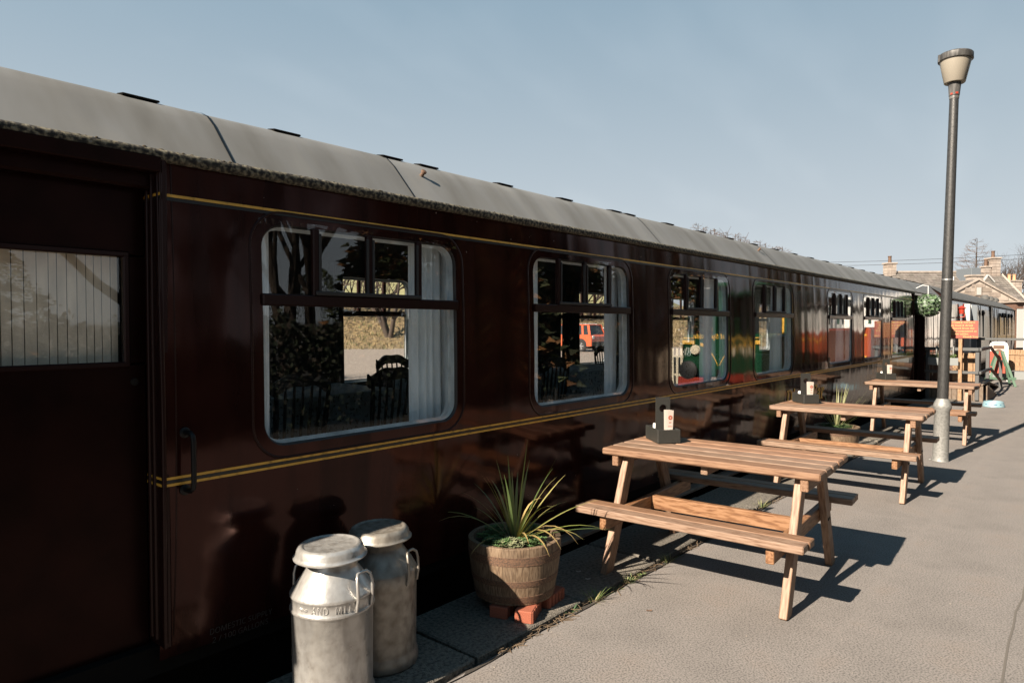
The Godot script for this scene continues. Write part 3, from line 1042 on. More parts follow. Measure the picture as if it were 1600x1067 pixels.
func dining() -> void:
	var proto := chair_proto()
	var first := true
	var fl := 0.385
	for i in 5:
		var zc: float = BAYS[i] - 0.62
		var cx := -1.72
		var where := "behind the %s coach window" % ORD[i]
		var t := thing("dining_table", "dining table under a floral cloth %s" % where, "table", Vector3(cx, fl, zc), 0.0, "dining tables inside the coach")
		var b := MB.new()
		b.box(Vector3(0, 0.72, 0), Vector3(0.78, 0.03, 1.30), 0.004)
		obj("tabletop", b, M.chair, t)
		for sx in [-1.0, 1.0]:
			for sz in [-1.0, 1.0]:
				b = MB.new()
				b.box(Vector3(sx * 0.33, 0.352, sz * 0.58), Vector3(0.06, 0.704, 0.06), 0.006)
				obj("leg", b, M.chair, t)
		b = MB.new()
		var per := []
		var hx := 0.40
		var hz := 0.66
		for k in 4:
			for q in 16:
				var f := q / 16.0
				per.append([Vector2(hx, lerpf(-hz, hz, f)), Vector2(lerpf(hx, -hx, f), hz), Vector2(-hx, lerpf(hz, -hz, f)), Vector2(lerpf(-hx, hx, f), -hz)][k])
		var ring0 := []
		var ring1 := []
		var ring2 := []
		var mid := []
		for q in per.size():
			var p: Vector2 = per[q]
			var s := sin(q * 1.9 + i) * 0.5 + 0.5
			mid.append(Vector3(p.x * 0.05, 0.7385, p.y * 0.05))
			ring0.append(Vector3(p.x, 0.7385, p.y))
			ring1.append(Vector3(p.x * 1.012, 0.728, p.y * 1.008))
			ring2.append(Vector3(p.x * (1.03 + 0.07 * s), 0.44 - 0.03 * s, p.y * (1.02 + 0.045 * s)))
		b.grid([mid, ring0], true)
		b.grid([ring0, ring1, ring2], true)
		tag(obj("tablecloth", b, M.cloth, null, Vector3(cx, fl, zc)), "pale blue floral tablecloth on the table %s" % where, "tablecloth", "tablecloths inside the coach")
		var spots := [[-1.22, 0.40, -PI * 0.5, "near side"], [-1.22, -0.34, -PI * 0.5, "near side, farther along"], [-2.36, 0.30, PI * 0.5, "far side"], [-2.36, -0.36, PI * 0.5, "far side, farther along"]]
		for s in spots:
			var lab := "dark spindle-back chair %s, %s of its table" % [where, s[3]]
			var at := Vector3(s[0], fl, zc + s[1])
			if first:
				proto.position = at
				proto.rotation.y = s[2]
				tag(proto, lab, "chair", "dining chairs inside the coach")
				first = false
			else:
				dup(proto, "dining_chair", at, s[2], lab, "dining chairs inside the coach")
		if i < 2:
			b = MB.new()
			b.lathe([Vector2(0.0, 0.001), Vector2(0.028, 0.001), Vector2(0.032, 0.04), Vector2(0.030, 0.10), Vector2(0.027, 0.10), Vector2(0.026, 0.01)], 16)
			var va := thing("posy_glass", "small glass of flowers on the table %s" % where, "vase", Vector3(cx + 0.18, fl + 0.7395, zc + 0.42), 0.0, "posy glasses inside the coach")
			obj("glass", b, glass(0.15), va)
			for q in 5:
				b = MB.new()
				var d := Vector3(rng.randf_range(-0.03, 0.03), 0.13 + 0.03 * rng.randf(), rng.randf_range(-0.03, 0.03))
				b.tube([Vector3(0, 0.01, 0), d], [0.002, 0.002], 5)
				b.lathe([Vector2(0.0, -0.012), Vector2(0.016, 0.0), Vector2(0.012, 0.012), Vector2(0.0, 0.016)], 8, d)
				obj("flower", b, M.train_red if q % 2 == 0 else M.leaf_green, va)


# ------------------------------------------------------------------ picnic tables
func picnic() -> Node3D:
	var t := thing("picnic_table", "x", "picnic table")
	var k := 0
	for i in 5:
		var b := MB.new()
		b.box(Vector3.ZERO, Vector3(1.395, 0.044, 0.136), 0.008)
		obj("plank", b, M.wood[(i * 2) % 5], t, Vector3(rng.randf_range(-0.004, 0.004), 0.763, (i - 2) * 0.149))
	for s in [-1.0, 1.0]:
		for q in 2:
			var b := MB.new()
			b.box(Vector3.ZERO, Vector3(1.395, 0.044, 0.098), 0.005)
			obj("seat_plank", b, M.wood[(q + 1 + (2 if s > 0 else 0)) % 5], t, Vector3(rng.randf_range(-0.006, 0.006), 0.443, s * (0.560 + q * 0.107)))
	for s in [-1.0, 1.0]:
		var x: float = s * 0.56
		for z in [-1.0, 1.0]:
			var b := MB.new()
			var a := Vector3(0, 0.0, z * 0.545)
			var e := Vector3(0, 0.72, z * 0.235)
			b.box(Vector3.ZERO, Vector3(0.045, (e - a).length() + 0.02, 0.095), 0.004)
			var o := obj("leg", b, M.wood_up, t, Vector3(x, 0.360, z * 0.390))
			o.rotation.x = -z * atan2(0.31, 0.72)
		var b2 := MB.new()
		b2.box(Vector3.ZERO, Vector3(0.70, 0.070, 0.045), 0.004)
		var br := obj("top_bearer", b2, M.wood[3], t, Vector3(x + s * 0.046, 0.704, 0))
		br.rotation.y = PI * 0.5
		b2 = MB.new()
		b2.box(Vector3.ZERO, Vector3(1.36, 0.092, 0.045), 0.004)
		br = obj("seat_bearer", b2, M.wood_warm, t, Vector3(x - s * 0.046, 0.374, 0))
		br.rotation.y = PI * 0.5
		for z in [-0.41, -0.37, 0.37, 0.41]:
			b2 = MB.new()
			b2.lathe([Vector2(0.010, 0.0), Vector2(0.010, 0.005), Vector2(0.0, 0.007)], 8)
			var bo := obj("bolt", b2, M.bolt, t, Vector3(x + s * 0.023, 0.365 + (0.02 if absf(z) > 0.43 else -0.02), z))
			bo.rotation.z = -s * PI * 0.5
	var m := MB.new()
	m.box(Vector3.ZERO, Vector3(0.62, 0.06, 0.045), 0.004)
	var mb := obj("middle_batten", m, M.wood[1], t, Vector3(0, 0.710, 0))
	mb.rotation.y = PI * 0.5
	m = MB.new()
	m.box(Vector3.ZERO, Vector3(1.02, 0.092, 0.045), 0.004)
	obj("stretcher", m, M.wood_warm, t, Vector3(0, 0.374, 0.0))
	return t


func caddy_proto() -> Node3D:
	var t := thing("table_caddy", "x", "caddy")
	var w := 0.165
	var d := 0.255
	for e in [["end_board", Vector3(0, 0.05, d * 0.5 - 0.006), Vector3(w, 0.095, 0.012)], ["end_board", Vector3(0, 0.05, -d * 0.5 + 0.006), Vector3(w, 0.095, 0.012)], ["side_board", Vector3(w * 0.5 - 0.006, 0.05, 0), Vector3(0.012, 0.095, d - 0.024)], ["side_board", Vector3(-w * 0.5 + 0.006, 0.05, 0), Vector3(0.012, 0.095, d - 0.024)], ["base_board", Vector3(0, 0.008, 0), Vector3(w - 0.026, 0.012, d - 0.026)]]:
		var b := MB.new()
		b.box(e[1], e[2], 0.002)
		obj(e[0], b, M.caddy, t)
	# upright with a finger hole
	var b := MB.new()
	var y0 := 0.015
	var y1 := 0.315
	var hx := 0.053
	var cy := 0.235
	var r := 0.028
	var ring_o := []
	var ring_i := []
	for i in 32:
		var a := TAU * i / 32.0
		var dv := Vector2(cos(a), sin(a))
		ring_i.append(Vector2(dv.x * r, cy + dv.y * r))
		var kk := minf(hx / maxf(absf(dv.x), 1e-5), ((y1 - cy) if dv.y > 0 else (cy - y0)) / maxf(absf(dv.y), 1e-5))
		ring_o.append(Vector2(dv.x * kk, cy + dv.y * kk))
	for cn in [Vector2(hx, y1), Vector2(-hx, y1), Vector2(hx, y0), Vector2(-hx, y0)]:
		var best := 0
		for i in 32:
			if ring_o[i].distance_to(cn) < ring_o[best].distance_to(cn):
				best = i
		ring_o[best] = cn
	for i in 32:
		var j := (i + 1) % 32
		for s in [1.0, -1.0]:
			var z: float = s * 0.007
			var o := Vector3(0, cy, 0)
			b.oq(Vector3(ring_i[i].x, ring_i[i].y, z), Vector3(ring_o[i].x, ring_o[i].y, z), Vector3(ring_o[j].x, ring_o[j].y, z), Vector3(ring_i[j].x, ring_i[j].y, z), o)
		b.oq(Vector3(ring_o[i].x, ring_o[i].y, 0.007), Vector3(ring_o[i].x, ring_o[i].y, -0.007), Vector3(ring_o[j].x, ring_o[j].y, -0.007), Vector3(ring_o[j].x, ring_o[j].y, 0.007), Vector3(0, cy, 0))
		b.quad(Vector3(ring_i[i].x, ring_i[i].y, -0.007), Vector3(ring_i[i].x, ring_i[i].y, 0.007), Vector3(ring_i[j].x, ring_i[j].y, 0.007), Vector3(ring_i[j].x, ring_i[j].y, -0.007))
	obj("handle_board", b, M.caddy, t, Vector3(0, 0, 0.0))
	return t


func tables() -> void:
	var places := [[Vector3(0.952, 0, -4.335), 0.06, "nearest picnic table, brown planks, beside the first barrel planter"], [Vector3(0.945, 0, -7.52), 0.03, "middle picnic table, between the nearest one and the lamp post"], [Vector3(0.925, 0, -11.43), 0.06, "farthest picnic table, behind the lamp post and before the notice board"]]
	var which := ["nearest", "middle", "farthest"]
	var t := picnic()
	var cad := caddy_proto()
	for i in 3:
		var p: Array = places[i]
		if i == 0:
			t.position = p[0]
			t.rotation.y = p[1]
			tag(t, p[2], "picnic table", "picnic tables on the platform")
		else:
			var cp := dup(t, "picnic_table", p[0], p[1], p[2], "picnic tables on the platform")
			var k := 0
			for ch in cp.get_children():
				if ch.name.contains("plank"):
					ch.material_override = M.wood[(k * 3 + i * 2) % 5]
					ch.position += Vector3(rng.randf_range(-0.006, 0.006), rng.randf_range(-0.002, 0.002), 0)
					k += 1
		var at: Vector3 = [Vector3(0.463, 0.7865, -4.44), Vector3(0.468, 0.7865, -7.63), Vector3(0.40, 0.7865, -11.70)][i]
		var turn: float = [0.86, 0.80, 0.75][i]
		var lab := "black wooden caddy with holed handle on the %s picnic table" % which[i]
		if i == 0:
			cad.position = at
			cad.rotation.y = turn
			tag(cad, lab, "caddy", "caddies on the picnic tables")
		else:
			dup(cad, "table_caddy", at, turn, lab, "caddies on the picnic tables")
		var bs := Basis(Vector3.UP, turn)
		var me := thing("menu", "folded pale menu standing in the caddy on the %s picnic table" % which[i], "menu", at + bs * Vector3(0.02, 0.02, 0.05), turn, "menus in the caddies")
		for q in 3:
			var b := MB.new()
			b.box(Vector3(0, 0.105, 0), Vector3(0.046, 0.205, 0.0018), 0.0)
			var leaf := obj("leaf", b, M.paper, me, Vector3(0.003 * q, 0, q * 0.011 - 0.012))
			leaf.rotation = Vector3(-0.04 + 0.03 * q, 0.05 * (q - 1), -0.02 * q)
			if q == 2:
				b = MB.new()
				b.lathe([Vector2(0.016, 0), Vector2(0.016, 0.0006), Vector2(0.006, 0.0008), Vector2(0.006, 0.0)], 20, Vector3(0, 0.155, 0.0012), Basis(Vector3.RIGHT, PI * 0.5))
				b.box(Vector3(0, 0.120, 0.0014), Vector3(0.016, 0.006, 0.0006))
				b.box(Vector3(0, 0.092, 0.0014), Vector3(0.030, 0.004, 0.0006))
				obj("print", b, M.ink, leaf)
		var pot := MB.new()
		pot.lathe([Vector2(0.0, 0.0), Vector2(0.024, 0.0), Vector2(0.026, 0.01), Vector2(0.025, 0.095), Vector2(0.022, 0.103), Vector2(0.0, 0.105)], 20)
		tag(obj("sauce_pot", pot, M.pot, null, at + bs * Vector3(-0.025, 0.016, -0.06)), "small white pot in the caddy on the %s picnic table" % which[i], "pot", "white pots in the caddies")
		pot = MB.new()
		for q in 4:
			pot.box(Vector3(0.0, 0.004 + q * 0.005, 0), Vector3(0.07 - q * 0.004, 0.004, 0.05), 0.001, Basis(Vector3.UP, q * 0.13))
		tag(obj("napkins", pot, M.pot, null, at + bs * Vector3(0.018, 0.068, 0.085)), "white paper napkins in the caddy on the %s picnic table" % which[i], "napkins", "napkins in the caddies")


# ------------------------------------------------------------------ churns and planters
func churn(called: String, label: String, at: Vector3, turn: float, h: float, m: Material, lettered: bool) -> void:
	var c := thing(called, label, "milk churn", at, turn, "milk churns by the coach")
	var R := 0.172
	var b := MB.new()
	var sh := h - 0.235
	var pf := [Vector2(0.0, 0.0), Vector2(R + 0.002, 0.0), Vector2(R + 0.006, 0.012), Vector2(R + 0.004, 0.045), Vector2(R - 0.002, 0.058), Vector2(R - 0.004, 0.07), Vector2(R - 0.002, sh - 0.05)]
	if lettered:
		pf += [Vector2(R + 0.004, sh - 0.044), Vector2(R + 0.006, sh - 0.037), Vector2(R + 0.003, sh - 0.030), Vector2(R, sh - 0.027), Vector2(R, sh + 0.012), Vector2(R + 0.004, sh + 0.016), Vector2(R + 0.006, sh + 0.023), Vector2(R + 0.001, sh + 0.032)]
	else:
		pf += [Vector2(R - 0.001, sh - 0.045), Vector2(R, sh - 0.042), Vector2(R + 0.001, sh + 0.02), Vector2(R - 0.003, sh + 0.028)]
	pf += [Vector2(R - 0.022, sh + 0.062), Vector2(R - 0.052, sh + 0.105), Vector2(R - 0.064, sh + 0.122), Vector2(R - 0.068, sh + 0.13), Vector2(R - 0.068, sh + 0.20)]
	b.lathe(pf, 64, Vector3.ZERO, Basis(), 0.55)
	obj("body", b, m, c)
	b = MB.new()
	var ly := h - 0.062
	b.lathe([Vector2(R - 0.066, ly - 0.006), Vector2(R - 0.022, ly - 0.004), Vector2(R - 0.018, ly - 0.001), Vector2(R - 0.018, ly + 0.003), Vector2(R - 0.024, ly + 0.007), Vector2(R - 0.029, ly + 0.016), Vector2(R - 0.032, ly + 0.032), Vector2(R - 0.040, ly + 0.044), Vector2(R - 0.048, ly + 0.049), Vector2(R - 0.056, ly + 0.050), Vector2(R - 0.060, ly + 0.046), Vector2(R - 0.066, ly + 0.0445), Vector2(0.0, ly + 0.048)], 56, Vector3.ZERO, Basis(Vector3.RIGHT, 0.02), 0.6)
	obj("lid", b, m, c)
	for s in [0.0, PI]:
		b = MB.new()
		var ps := []
		var rs := []
		for e in [Vector3(R - 0.002, sh - 0.03, -0.045), Vector3(R + 0.006, sh + 0.02, -0.046), Vector3(R + 0.004, sh + 0.075, -0.046), Vector3(R - 0.002, sh + 0.105, -0.042), Vector3(R - 0.012, sh + 0.118, -0.028), Vector3(R - 0.014, sh + 0.121, 0.0), Vector3(R - 0.012, sh + 0.118, 0.028), Vector3(R - 0.002, sh + 0.105, 0.042), Vector3(R + 0.004, sh + 0.075, 0.046), Vector3(R + 0.006, sh + 0.02, 0.046), Vector3(R - 0.002, sh - 0.03, 0.045)]:
			ps.append(e)
			rs.append(0.0065)
		b.tube(ps, rs, 8)
		obj("handle", b, m, c, Vector3.ZERO, s)
	if lettered:
		var word := "AND MILK"
		for i in word.length():
			if word[i] == " ":
				continue
			var a := 0.26 + 0.147 * (7.0 - i)
			var o := obj("raised_letter", text(word[i], 0.026, 0.004, false), m, c, Vector3(R * cos(a), sh - 0.0185, R * sin(a)), PI * 0.5 - a)
			o.position.y = sh - 0.0075
		b = MB.new()
		for q in 3:
			var a := 0.26 + 0.147 * 8.4 + q * 0.08
			b.box(Vector3(R * cos(a), sh - 0.008, R * sin(a)), Vector3(0.005, 0.013, 0.016), 0.003, Basis(Vector3.UP, -a) * Basis(Vector3.RIGHT, 0.5 - q * 0.4))
		obj("worn_letter", b, m, c)


func tub(label: String, at: Vector3, turn: float) -> void:
	var c := thing("barrel_planter", label, "planter", at, turn, "half barrel planters by the coach")
	var h := 0.325
	var N := 22
	var rad := func(y: float) -> float: return 0.226 + 0.042 * sin(minf(1.0, y / h) * PI * 0.5)
	for i in N:
		var b := MB.new()
		var a0 := TAU * i / N + 0.003
		var a1 := TAU * (i + 1) / N - 0.003
		var rows := []
		var top := h - rng.randf_range(0.0, 0.004)
		for k in 13:
			var row := []
			var y: float = [0.0, 0.05, 0.11, 0.17, 0.23, 0.28, top - 0.004, top, top, top - 0.004, 0.2, 0.1, 0.0][k]
			var inn: float = [0, 0, 0, 0, 0, 0, 0, 0.004, 0.026, 0.03, 0.03, 0.03, 0.03][k]
			var r: float = (rad as Callable).call(y) - inn
			for j in 5:
				var a := lerpf(a0, a1, j / 4.0)
				row.append(Vector3(r * cos(a), y, r * sin(a)))
			rows.append(row)
		b.grid(rows, false, true)
		obj("stave", b, M.stave[(i * 7) % 3], c)
	for e in [[0.225, 0.275], [0.105, 0.140], [0.012, 0.050]]:
		var b := MB.new()
		var r0: float = (rad as Callable).call(e[0])
		var r1: float = (rad as Callable).call(e[1])
		b.lathe([Vector2(r0, e[0]), Vector2(r0 + 0.0022, e[0] + 0.001), Vector2(r1 + 0.0022, e[1] - 0.001), Vector2(r1, e[1])], 48)
		obj("hoop", b, M.hoop, c)
	var s := MB.new()
	s.lathe([Vector2(0.245, 0.275), Vector2(0.15, 0.285), Vector2(0.0, 0.29)], 24)
	obj("soil", s, M.soil, c)


func curve_blade(b: MB, root: Vector3, dir: Vector3, length: float, bend: float, w: float) -> void:
	var ps := []
	var p := root
	var d := dir.normalized()
	var side := d.cross(Vector3.UP).normalized()
	for i in 9:
		ps.append(p)
		p += d * length / 8.0
		d = (d + Vector3.DOWN * bend * (0.05 + i * 0.035)).normalized()
	b.blade(ps, w, side)


func plants() -> void:
	# planter 1
	var o := Vector3(0.29, 0.088, -2.99)
	var p := thing("spiky_plant", "spiky yellow-green plant with drooping strap leaves in the nearer barrel", "plant", o)
	var spec := []
	# screen-like directions: right = along -z and +x
	var rt := Vector3(0.76, 0, -0.65)
	var fw := Vector3(-0.65, 0, -0.76)
	for e in [[-1.0, 0.75, 0.46, 0.9, 0.1], [-0.9, 0.85, 0.42, 0.95, -0.3], [-0.55, 1.1, 0.36, 0.6, 0.2], [-0.35, 1.2, 0.32, 0.5, -0.2], [-0.12, 1.6, 0.36, 0.05, 0.4], [-0.05, 1.4, 0.30, 0.1, 0.6], [0.16, 1.4, 0.44, 0.0, -0.1], [0.20, 1.2, 0.36, 0.35, 0.5], [0.42, 1.0, 0.40, 0.15, -0.1], [0.6, 0.9, 0.42, 0.3, 0.3], [0.8, 0.7, 0.44, 0.3, -0.3], [0.9, 0.62, 0.46, 0.35, 0.1], [1.0, 0.5, 0.44, 0.55, -0.2], [0.9, 0.7, 0.40, 0.9, -0.6], [1.0, 0.42, 0.50, 0.3, -0.4], [0.25, 0.9, 0.30, 1.3, -0.9], [0.6, 0.8, 0.42, 1.5, -0.7], [0.75, 0.8, 0.46, 1.5, -0.5], [0.55, 0.7, 0.36, 1.6, -0.8], [-0.7, 0.5, 0.36, 1.2, -0.7], [-0.1, 1.0, 0.3, 0.8, 0.9], [0.3, 1.2, 0.36, 1.9, 0.2]]:
		spec.append(e)
	var k := 0
	for q in 14:
		spec.append([rng.randf_range(-0.9, 0.9), rng.randf_range(0.7, 1.3), rng.randf_range(0.24, 0.36), rng.randf_range(0.3, 1.0), rng.randf_range(-0.6, 0.6)])
	for e in spec:
		var b := MB.new()
		b.tinted = true
		var dead: bool = k in [15, 16, 17, 18, 19, 21]
		b.col = Color(0.30, 0.215, 0.085) if dead else [Color(0.15, 0.17, 0.045), Color(0.24, 0.215, 0.075), Color(0.07, 0.10, 0.035), Color(0.20, 0.19, 0.06)][k % 4]
		var d: Vector3 = rt * float(e[0]) + fw * float(e[4]) + Vector3.UP * float(e[1])
		curve_blade(b, Vector3(0.0, 0.28, 0.0) + rt * float(e[0]) * 0.02, d, e[2] * ((1.38 if absf(e[0]) < 0.5 else 1.16) if not dead else 1.0), e[3] * 1.0 + 0.05, 0.008)
		obj("leaf", b, M.leaf, p)
		k += 1
	var low := [["succulent", Vector3(-0.10, 0, 0.10)], ["succulent", Vector3(0.08, 0, 0.12)], ["succulent", Vector3(0.14, 0, 0.02)], ["succulent", Vector3(-0.02, 0, -0.13)], ["succulent", Vector3(0.02, 0, 0.17)], ["succulent", Vector3(-0.15, 0, -0.02)]]
	var labels := ["at the left front", "under the spiky leaves, centre", "at the right", "at the back", "at the front rim", "at the left, shaded"]
	for i in low.size():
		var b := MB.new()
		b.tinted = true
		for q in 90:
			var c := Vector3(rng.randf_range(-0.065, 0.065), rng.randf_range(0.0, 0.05), rng.randf_range(-0.065, 0.065))
			var t := rng.randf_range(0.6, 1.25)
			b.col = Color(0.075 * t, 0.135 * t, 0.045 * t) if i != 1 else Color(0.17 * t, 0.18 * t, 0.10 * t)
			for r in 5:
				var a := TAU * r / 5.0 + q
				var d := Vector3(cos(a), 0.5, sin(a))
				var s := Vector3(-sin(a), 0, cos(a))
				b.quad(c, c + d * 0.008 + s * 0.005, c + d * 0.018, c + d * 0.008 - s * 0.005)
		var po: Vector3 = low[i][1]
		tag(obj("low_plant", b, M.leaf_soft, null, o + Vector3(po.x, 0.285, po.z)), "low green rosette plant in the nearer barrel, %s" % labels[i], "plant", "low plants in the nearer barrel")
	# planter 2
	o = Vector3(0.346, 0.012, -9.28)
	p = thing("spiky_plant", "pale upright spiky plant in the barrel behind the middle picnic table", "plant", o)
	for i in 30:
		var b := MB.new()
		b.tinted = true
		var f := (i / 29.0) * 2.0 - 1.0
		b.col = Color(0.20, 0.20, 0.10) if i % 3 else Color(0.13, 0.15, 0.06)
		curve_blade(b, Vector3(0, 0.27, 0), rt * f * 1.1 + Vector3.UP * (1.1 + 0.3 * sin(i * 3.0)) + fw * rng.randf_range(-0.6, 0.6), rng.randf_range(0.5, 0.64), 0.06, 0.0075)
		obj("leaf", b, M.leaf, p)
	var b := MB.new()
	b.tinted = true
	for q in 260:
		var a := rng.randf() * TAU
		var c := Vector3(cos(a), 0, sin(a)) * sqrt(rng.randf()) * 0.19 + Vector3.UP * rng.randf() * 0.06
		var t := rng.randf_range(0.6, 1.3)
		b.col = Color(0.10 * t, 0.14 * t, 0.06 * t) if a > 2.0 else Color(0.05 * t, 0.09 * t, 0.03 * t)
		for r in 5:
			var a2 := TAU * r / 5.0 + q
			var d := Vector3(cos(a2), 0.6, sin(a2))
			var s := Vector3(-sin(a2), 0, cos(a2))
			b.quad(c, c + d * 0.011 + s * 0.007, c + d * 0.024, c + d * 0.011 - s * 0.007)
	tag(obj("low_plant", b, M.leaf_soft, null, o + Vector3(0, 0.28, 0)), "low grey-green plants filling the barrel behind the middle picnic table", "plant")
	# weeds in the joint
	var spots := [[0.60, -3.36, 0.10, "biggest grass tuft in the paving joint, right of the brick"], [0.575, -3.14, 0.045, "small dark weed in the joint just below the brick"], [0.60, -3.74, 0.06, "grass tuft in the joint between barrel and nearest table"], [0.61, -3.57, 0.035, "short dry grass in the joint right of the biggest tuft"], [0.62, -4.24, 0.09, "pale grass tuft beside the left leg of the nearest table"], [0.585, -6.05, 0.09, "grass tuft at the end of the sunlit paving slab"], [0.61, -3.88, 0.03, "flat straw tuft in the joint before the nearest table"]]
	for s in spots:
		b = MB.new()
		b.tinted = true
		for q in 46:
			var a := rng.randf() * TAU
			var t := rng.randf_range(0.7, 1.3)
			b.col = Color(0.22 * t, 0.21 * t, 0.10 * t) if rng.randf() < 0.55 else Color(0.10 * t, 0.14 * t, 0.05 * t)
			if s[2] < 0.05 and s[1] > -3.2:
				b.col = Color(0.05 * t, 0.10 * t, 0.045 * t)
			var d := Vector3(cos(a) * 0.7, rng.randf_range(0.3, 1.2), sin(a) * 0.7)
			curve_blade(b, Vector3(cos(a) * 0.015, 0, sin(a) * 0.015 + rng.randf_range(-0.03, 0.03)), d, s[2] * rng.randf_range(0.6, 1.25), rng.randf_range(0.2, 0.9), 0.0022)
		tag(obj("weed_tuft", b, M.leaf, null, Vector3(s[0], -0.012, s[1])), s[3], "weed", "weeds in the paving joint")
	# straws and leaves lying in the joint
	var mm := MultiMesh.new()
	mm.transform_format = MultiMesh.TRANSFORM_3D
	var st := MB.new()
	st.box(Vector3.ZERO, Vector3(0.0025, 0.0015, 0.05))
	mm.mesh = st.mesh()
	mm.instance_count = 380
	for i in 380:
		var z := -2.5 - pow(rng.randf(), 1.5) * 8.0
		mm.set_instance_transform(i, Transform3D(Basis(Vector3.UP, rng.randfn(0.0, 0.6)).scaled(Vector3.ONE * rng.randf_range(0.5, 1.5)), Vector3(0.612 + rng.randfn(0.0, 0.016), 0.004, z)))
	var mi := MultiMeshInstance3D.new()
	mi.name = "straw_litter"
	mi.multimesh = mm
	mi.material_override = mat(lin(0.13, 0.09, 0.055), 0.9)
	add_child(mi, true)
	tag(mi, "dry straw and litter caught in the joint between slabs and tarmac", "litter")
	mi.set_meta("kind", "stuff")
	mm = MultiMesh.new()
	mm.transform_format = MultiMesh.TRANSFORM_3D
	mm.use_colors = true
	st = MB.new()
	st.lathe([Vector2(0.0, -0.6), Vector2(0.9, -0.3), Vector2(1.0, 0.2), Vector2(0.5, 0.7), Vector2(0.0, 0.8)], 5)
	mm.mesh = st.mesh()
	mm.instance_count = 2600
	for i in 2600:
		var x := 0.64 + pow(rng.randf(), 1.7) * 2.6
		var gs := rng.randf_range(0.0010, 0.0026) * (1.0 if rng.randf() < 0.97 else 1.9)
		mm.set_instance_transform(i, Transform3D(Basis(Vector3.UP, rng.randf() * TAU).scaled(Vector3(gs, gs * 0.7, gs * rng.randf_range(0.7, 1.4))), Vector3(x, 0.001, -2.2 - rng.randf() * 7.0)))
		var t := rng.randf_range(0.5, 1.4)
		mm.set_instance_color(i, Color(0.20 * t, 0.175 * t, 0.15 * t))
	mi = MultiMeshInstance3D.new()
	mi.name = "loose_grit"
	mi.multimesh = mm
	mi.material_override = M.needles
	add_child(mi, true)
	tag(mi, "loose grit scattered over the tarmac near the picnic tables", "grit")
	mi.set_meta("kind", "stuff")
	# fallen leaf scraps on the tarmac
	for s in [[0.925, -3.42, "small curled dead leaf on the tarmac right of the biggest tuft"], [1.30, -4.75, "pale scrap in the shadow of the nearest picnic table"], [0.42, -3.55, "flat pale scrap on the shaded slab left of the nearest table"], [0.30, -3.62, "second pale scrap on the shaded slab, nearer the coach"]]:
		b = MB.new()
		b.grid([[Vector3(-0.014, 0.006, -0.006), Vector3(0, 0.001, -0.009), Vector3(0.014, 0.008, -0.004)], [Vector3(-0.016, 0.003, 0.004), Vector3(0, 0.0015, 0.006), Vector3(0.016, 0.004, 0.006)]])
		tag(obj("dead_leaf", b, M.hoop if s[0] > 0.8 and s[0] < 1.0 else M.paper, null, Vector3(s[0], 0.022 if s[0] < 0.6 else 0.001, s[1]), 0.7), s[2], "scrap")
	# bricks
	var bl := [[Vector3(0.47, 0.05, -2.89), 0.42, "lit red brick sticking out under the front of the nearer barrel"], [Vector3(0.335, 0.05, -2.85), 0.30, "shaded brick under the left of the nearer barrel"], [Vector3(0.44, 0.05, -3.12), 0.15, "brick under the right side of the nearer barrel"]]
	for e in bl:
		var br := thing("brick", e[2], "brick", e[0], e[1], "bricks under the nearer barrel")
		var q := MB.new()
		q.box(Vector3.ZERO, Vector3(0.098, 0.066, 0.196), 0.004)
		for k2 in 5:
			q.box(Vector3(0.051, 0, -0.08 + k2 * 0.04), Vector3(0.008, 0.064, 0.026), 0.004)
		obj("body", q, M.brick, br)


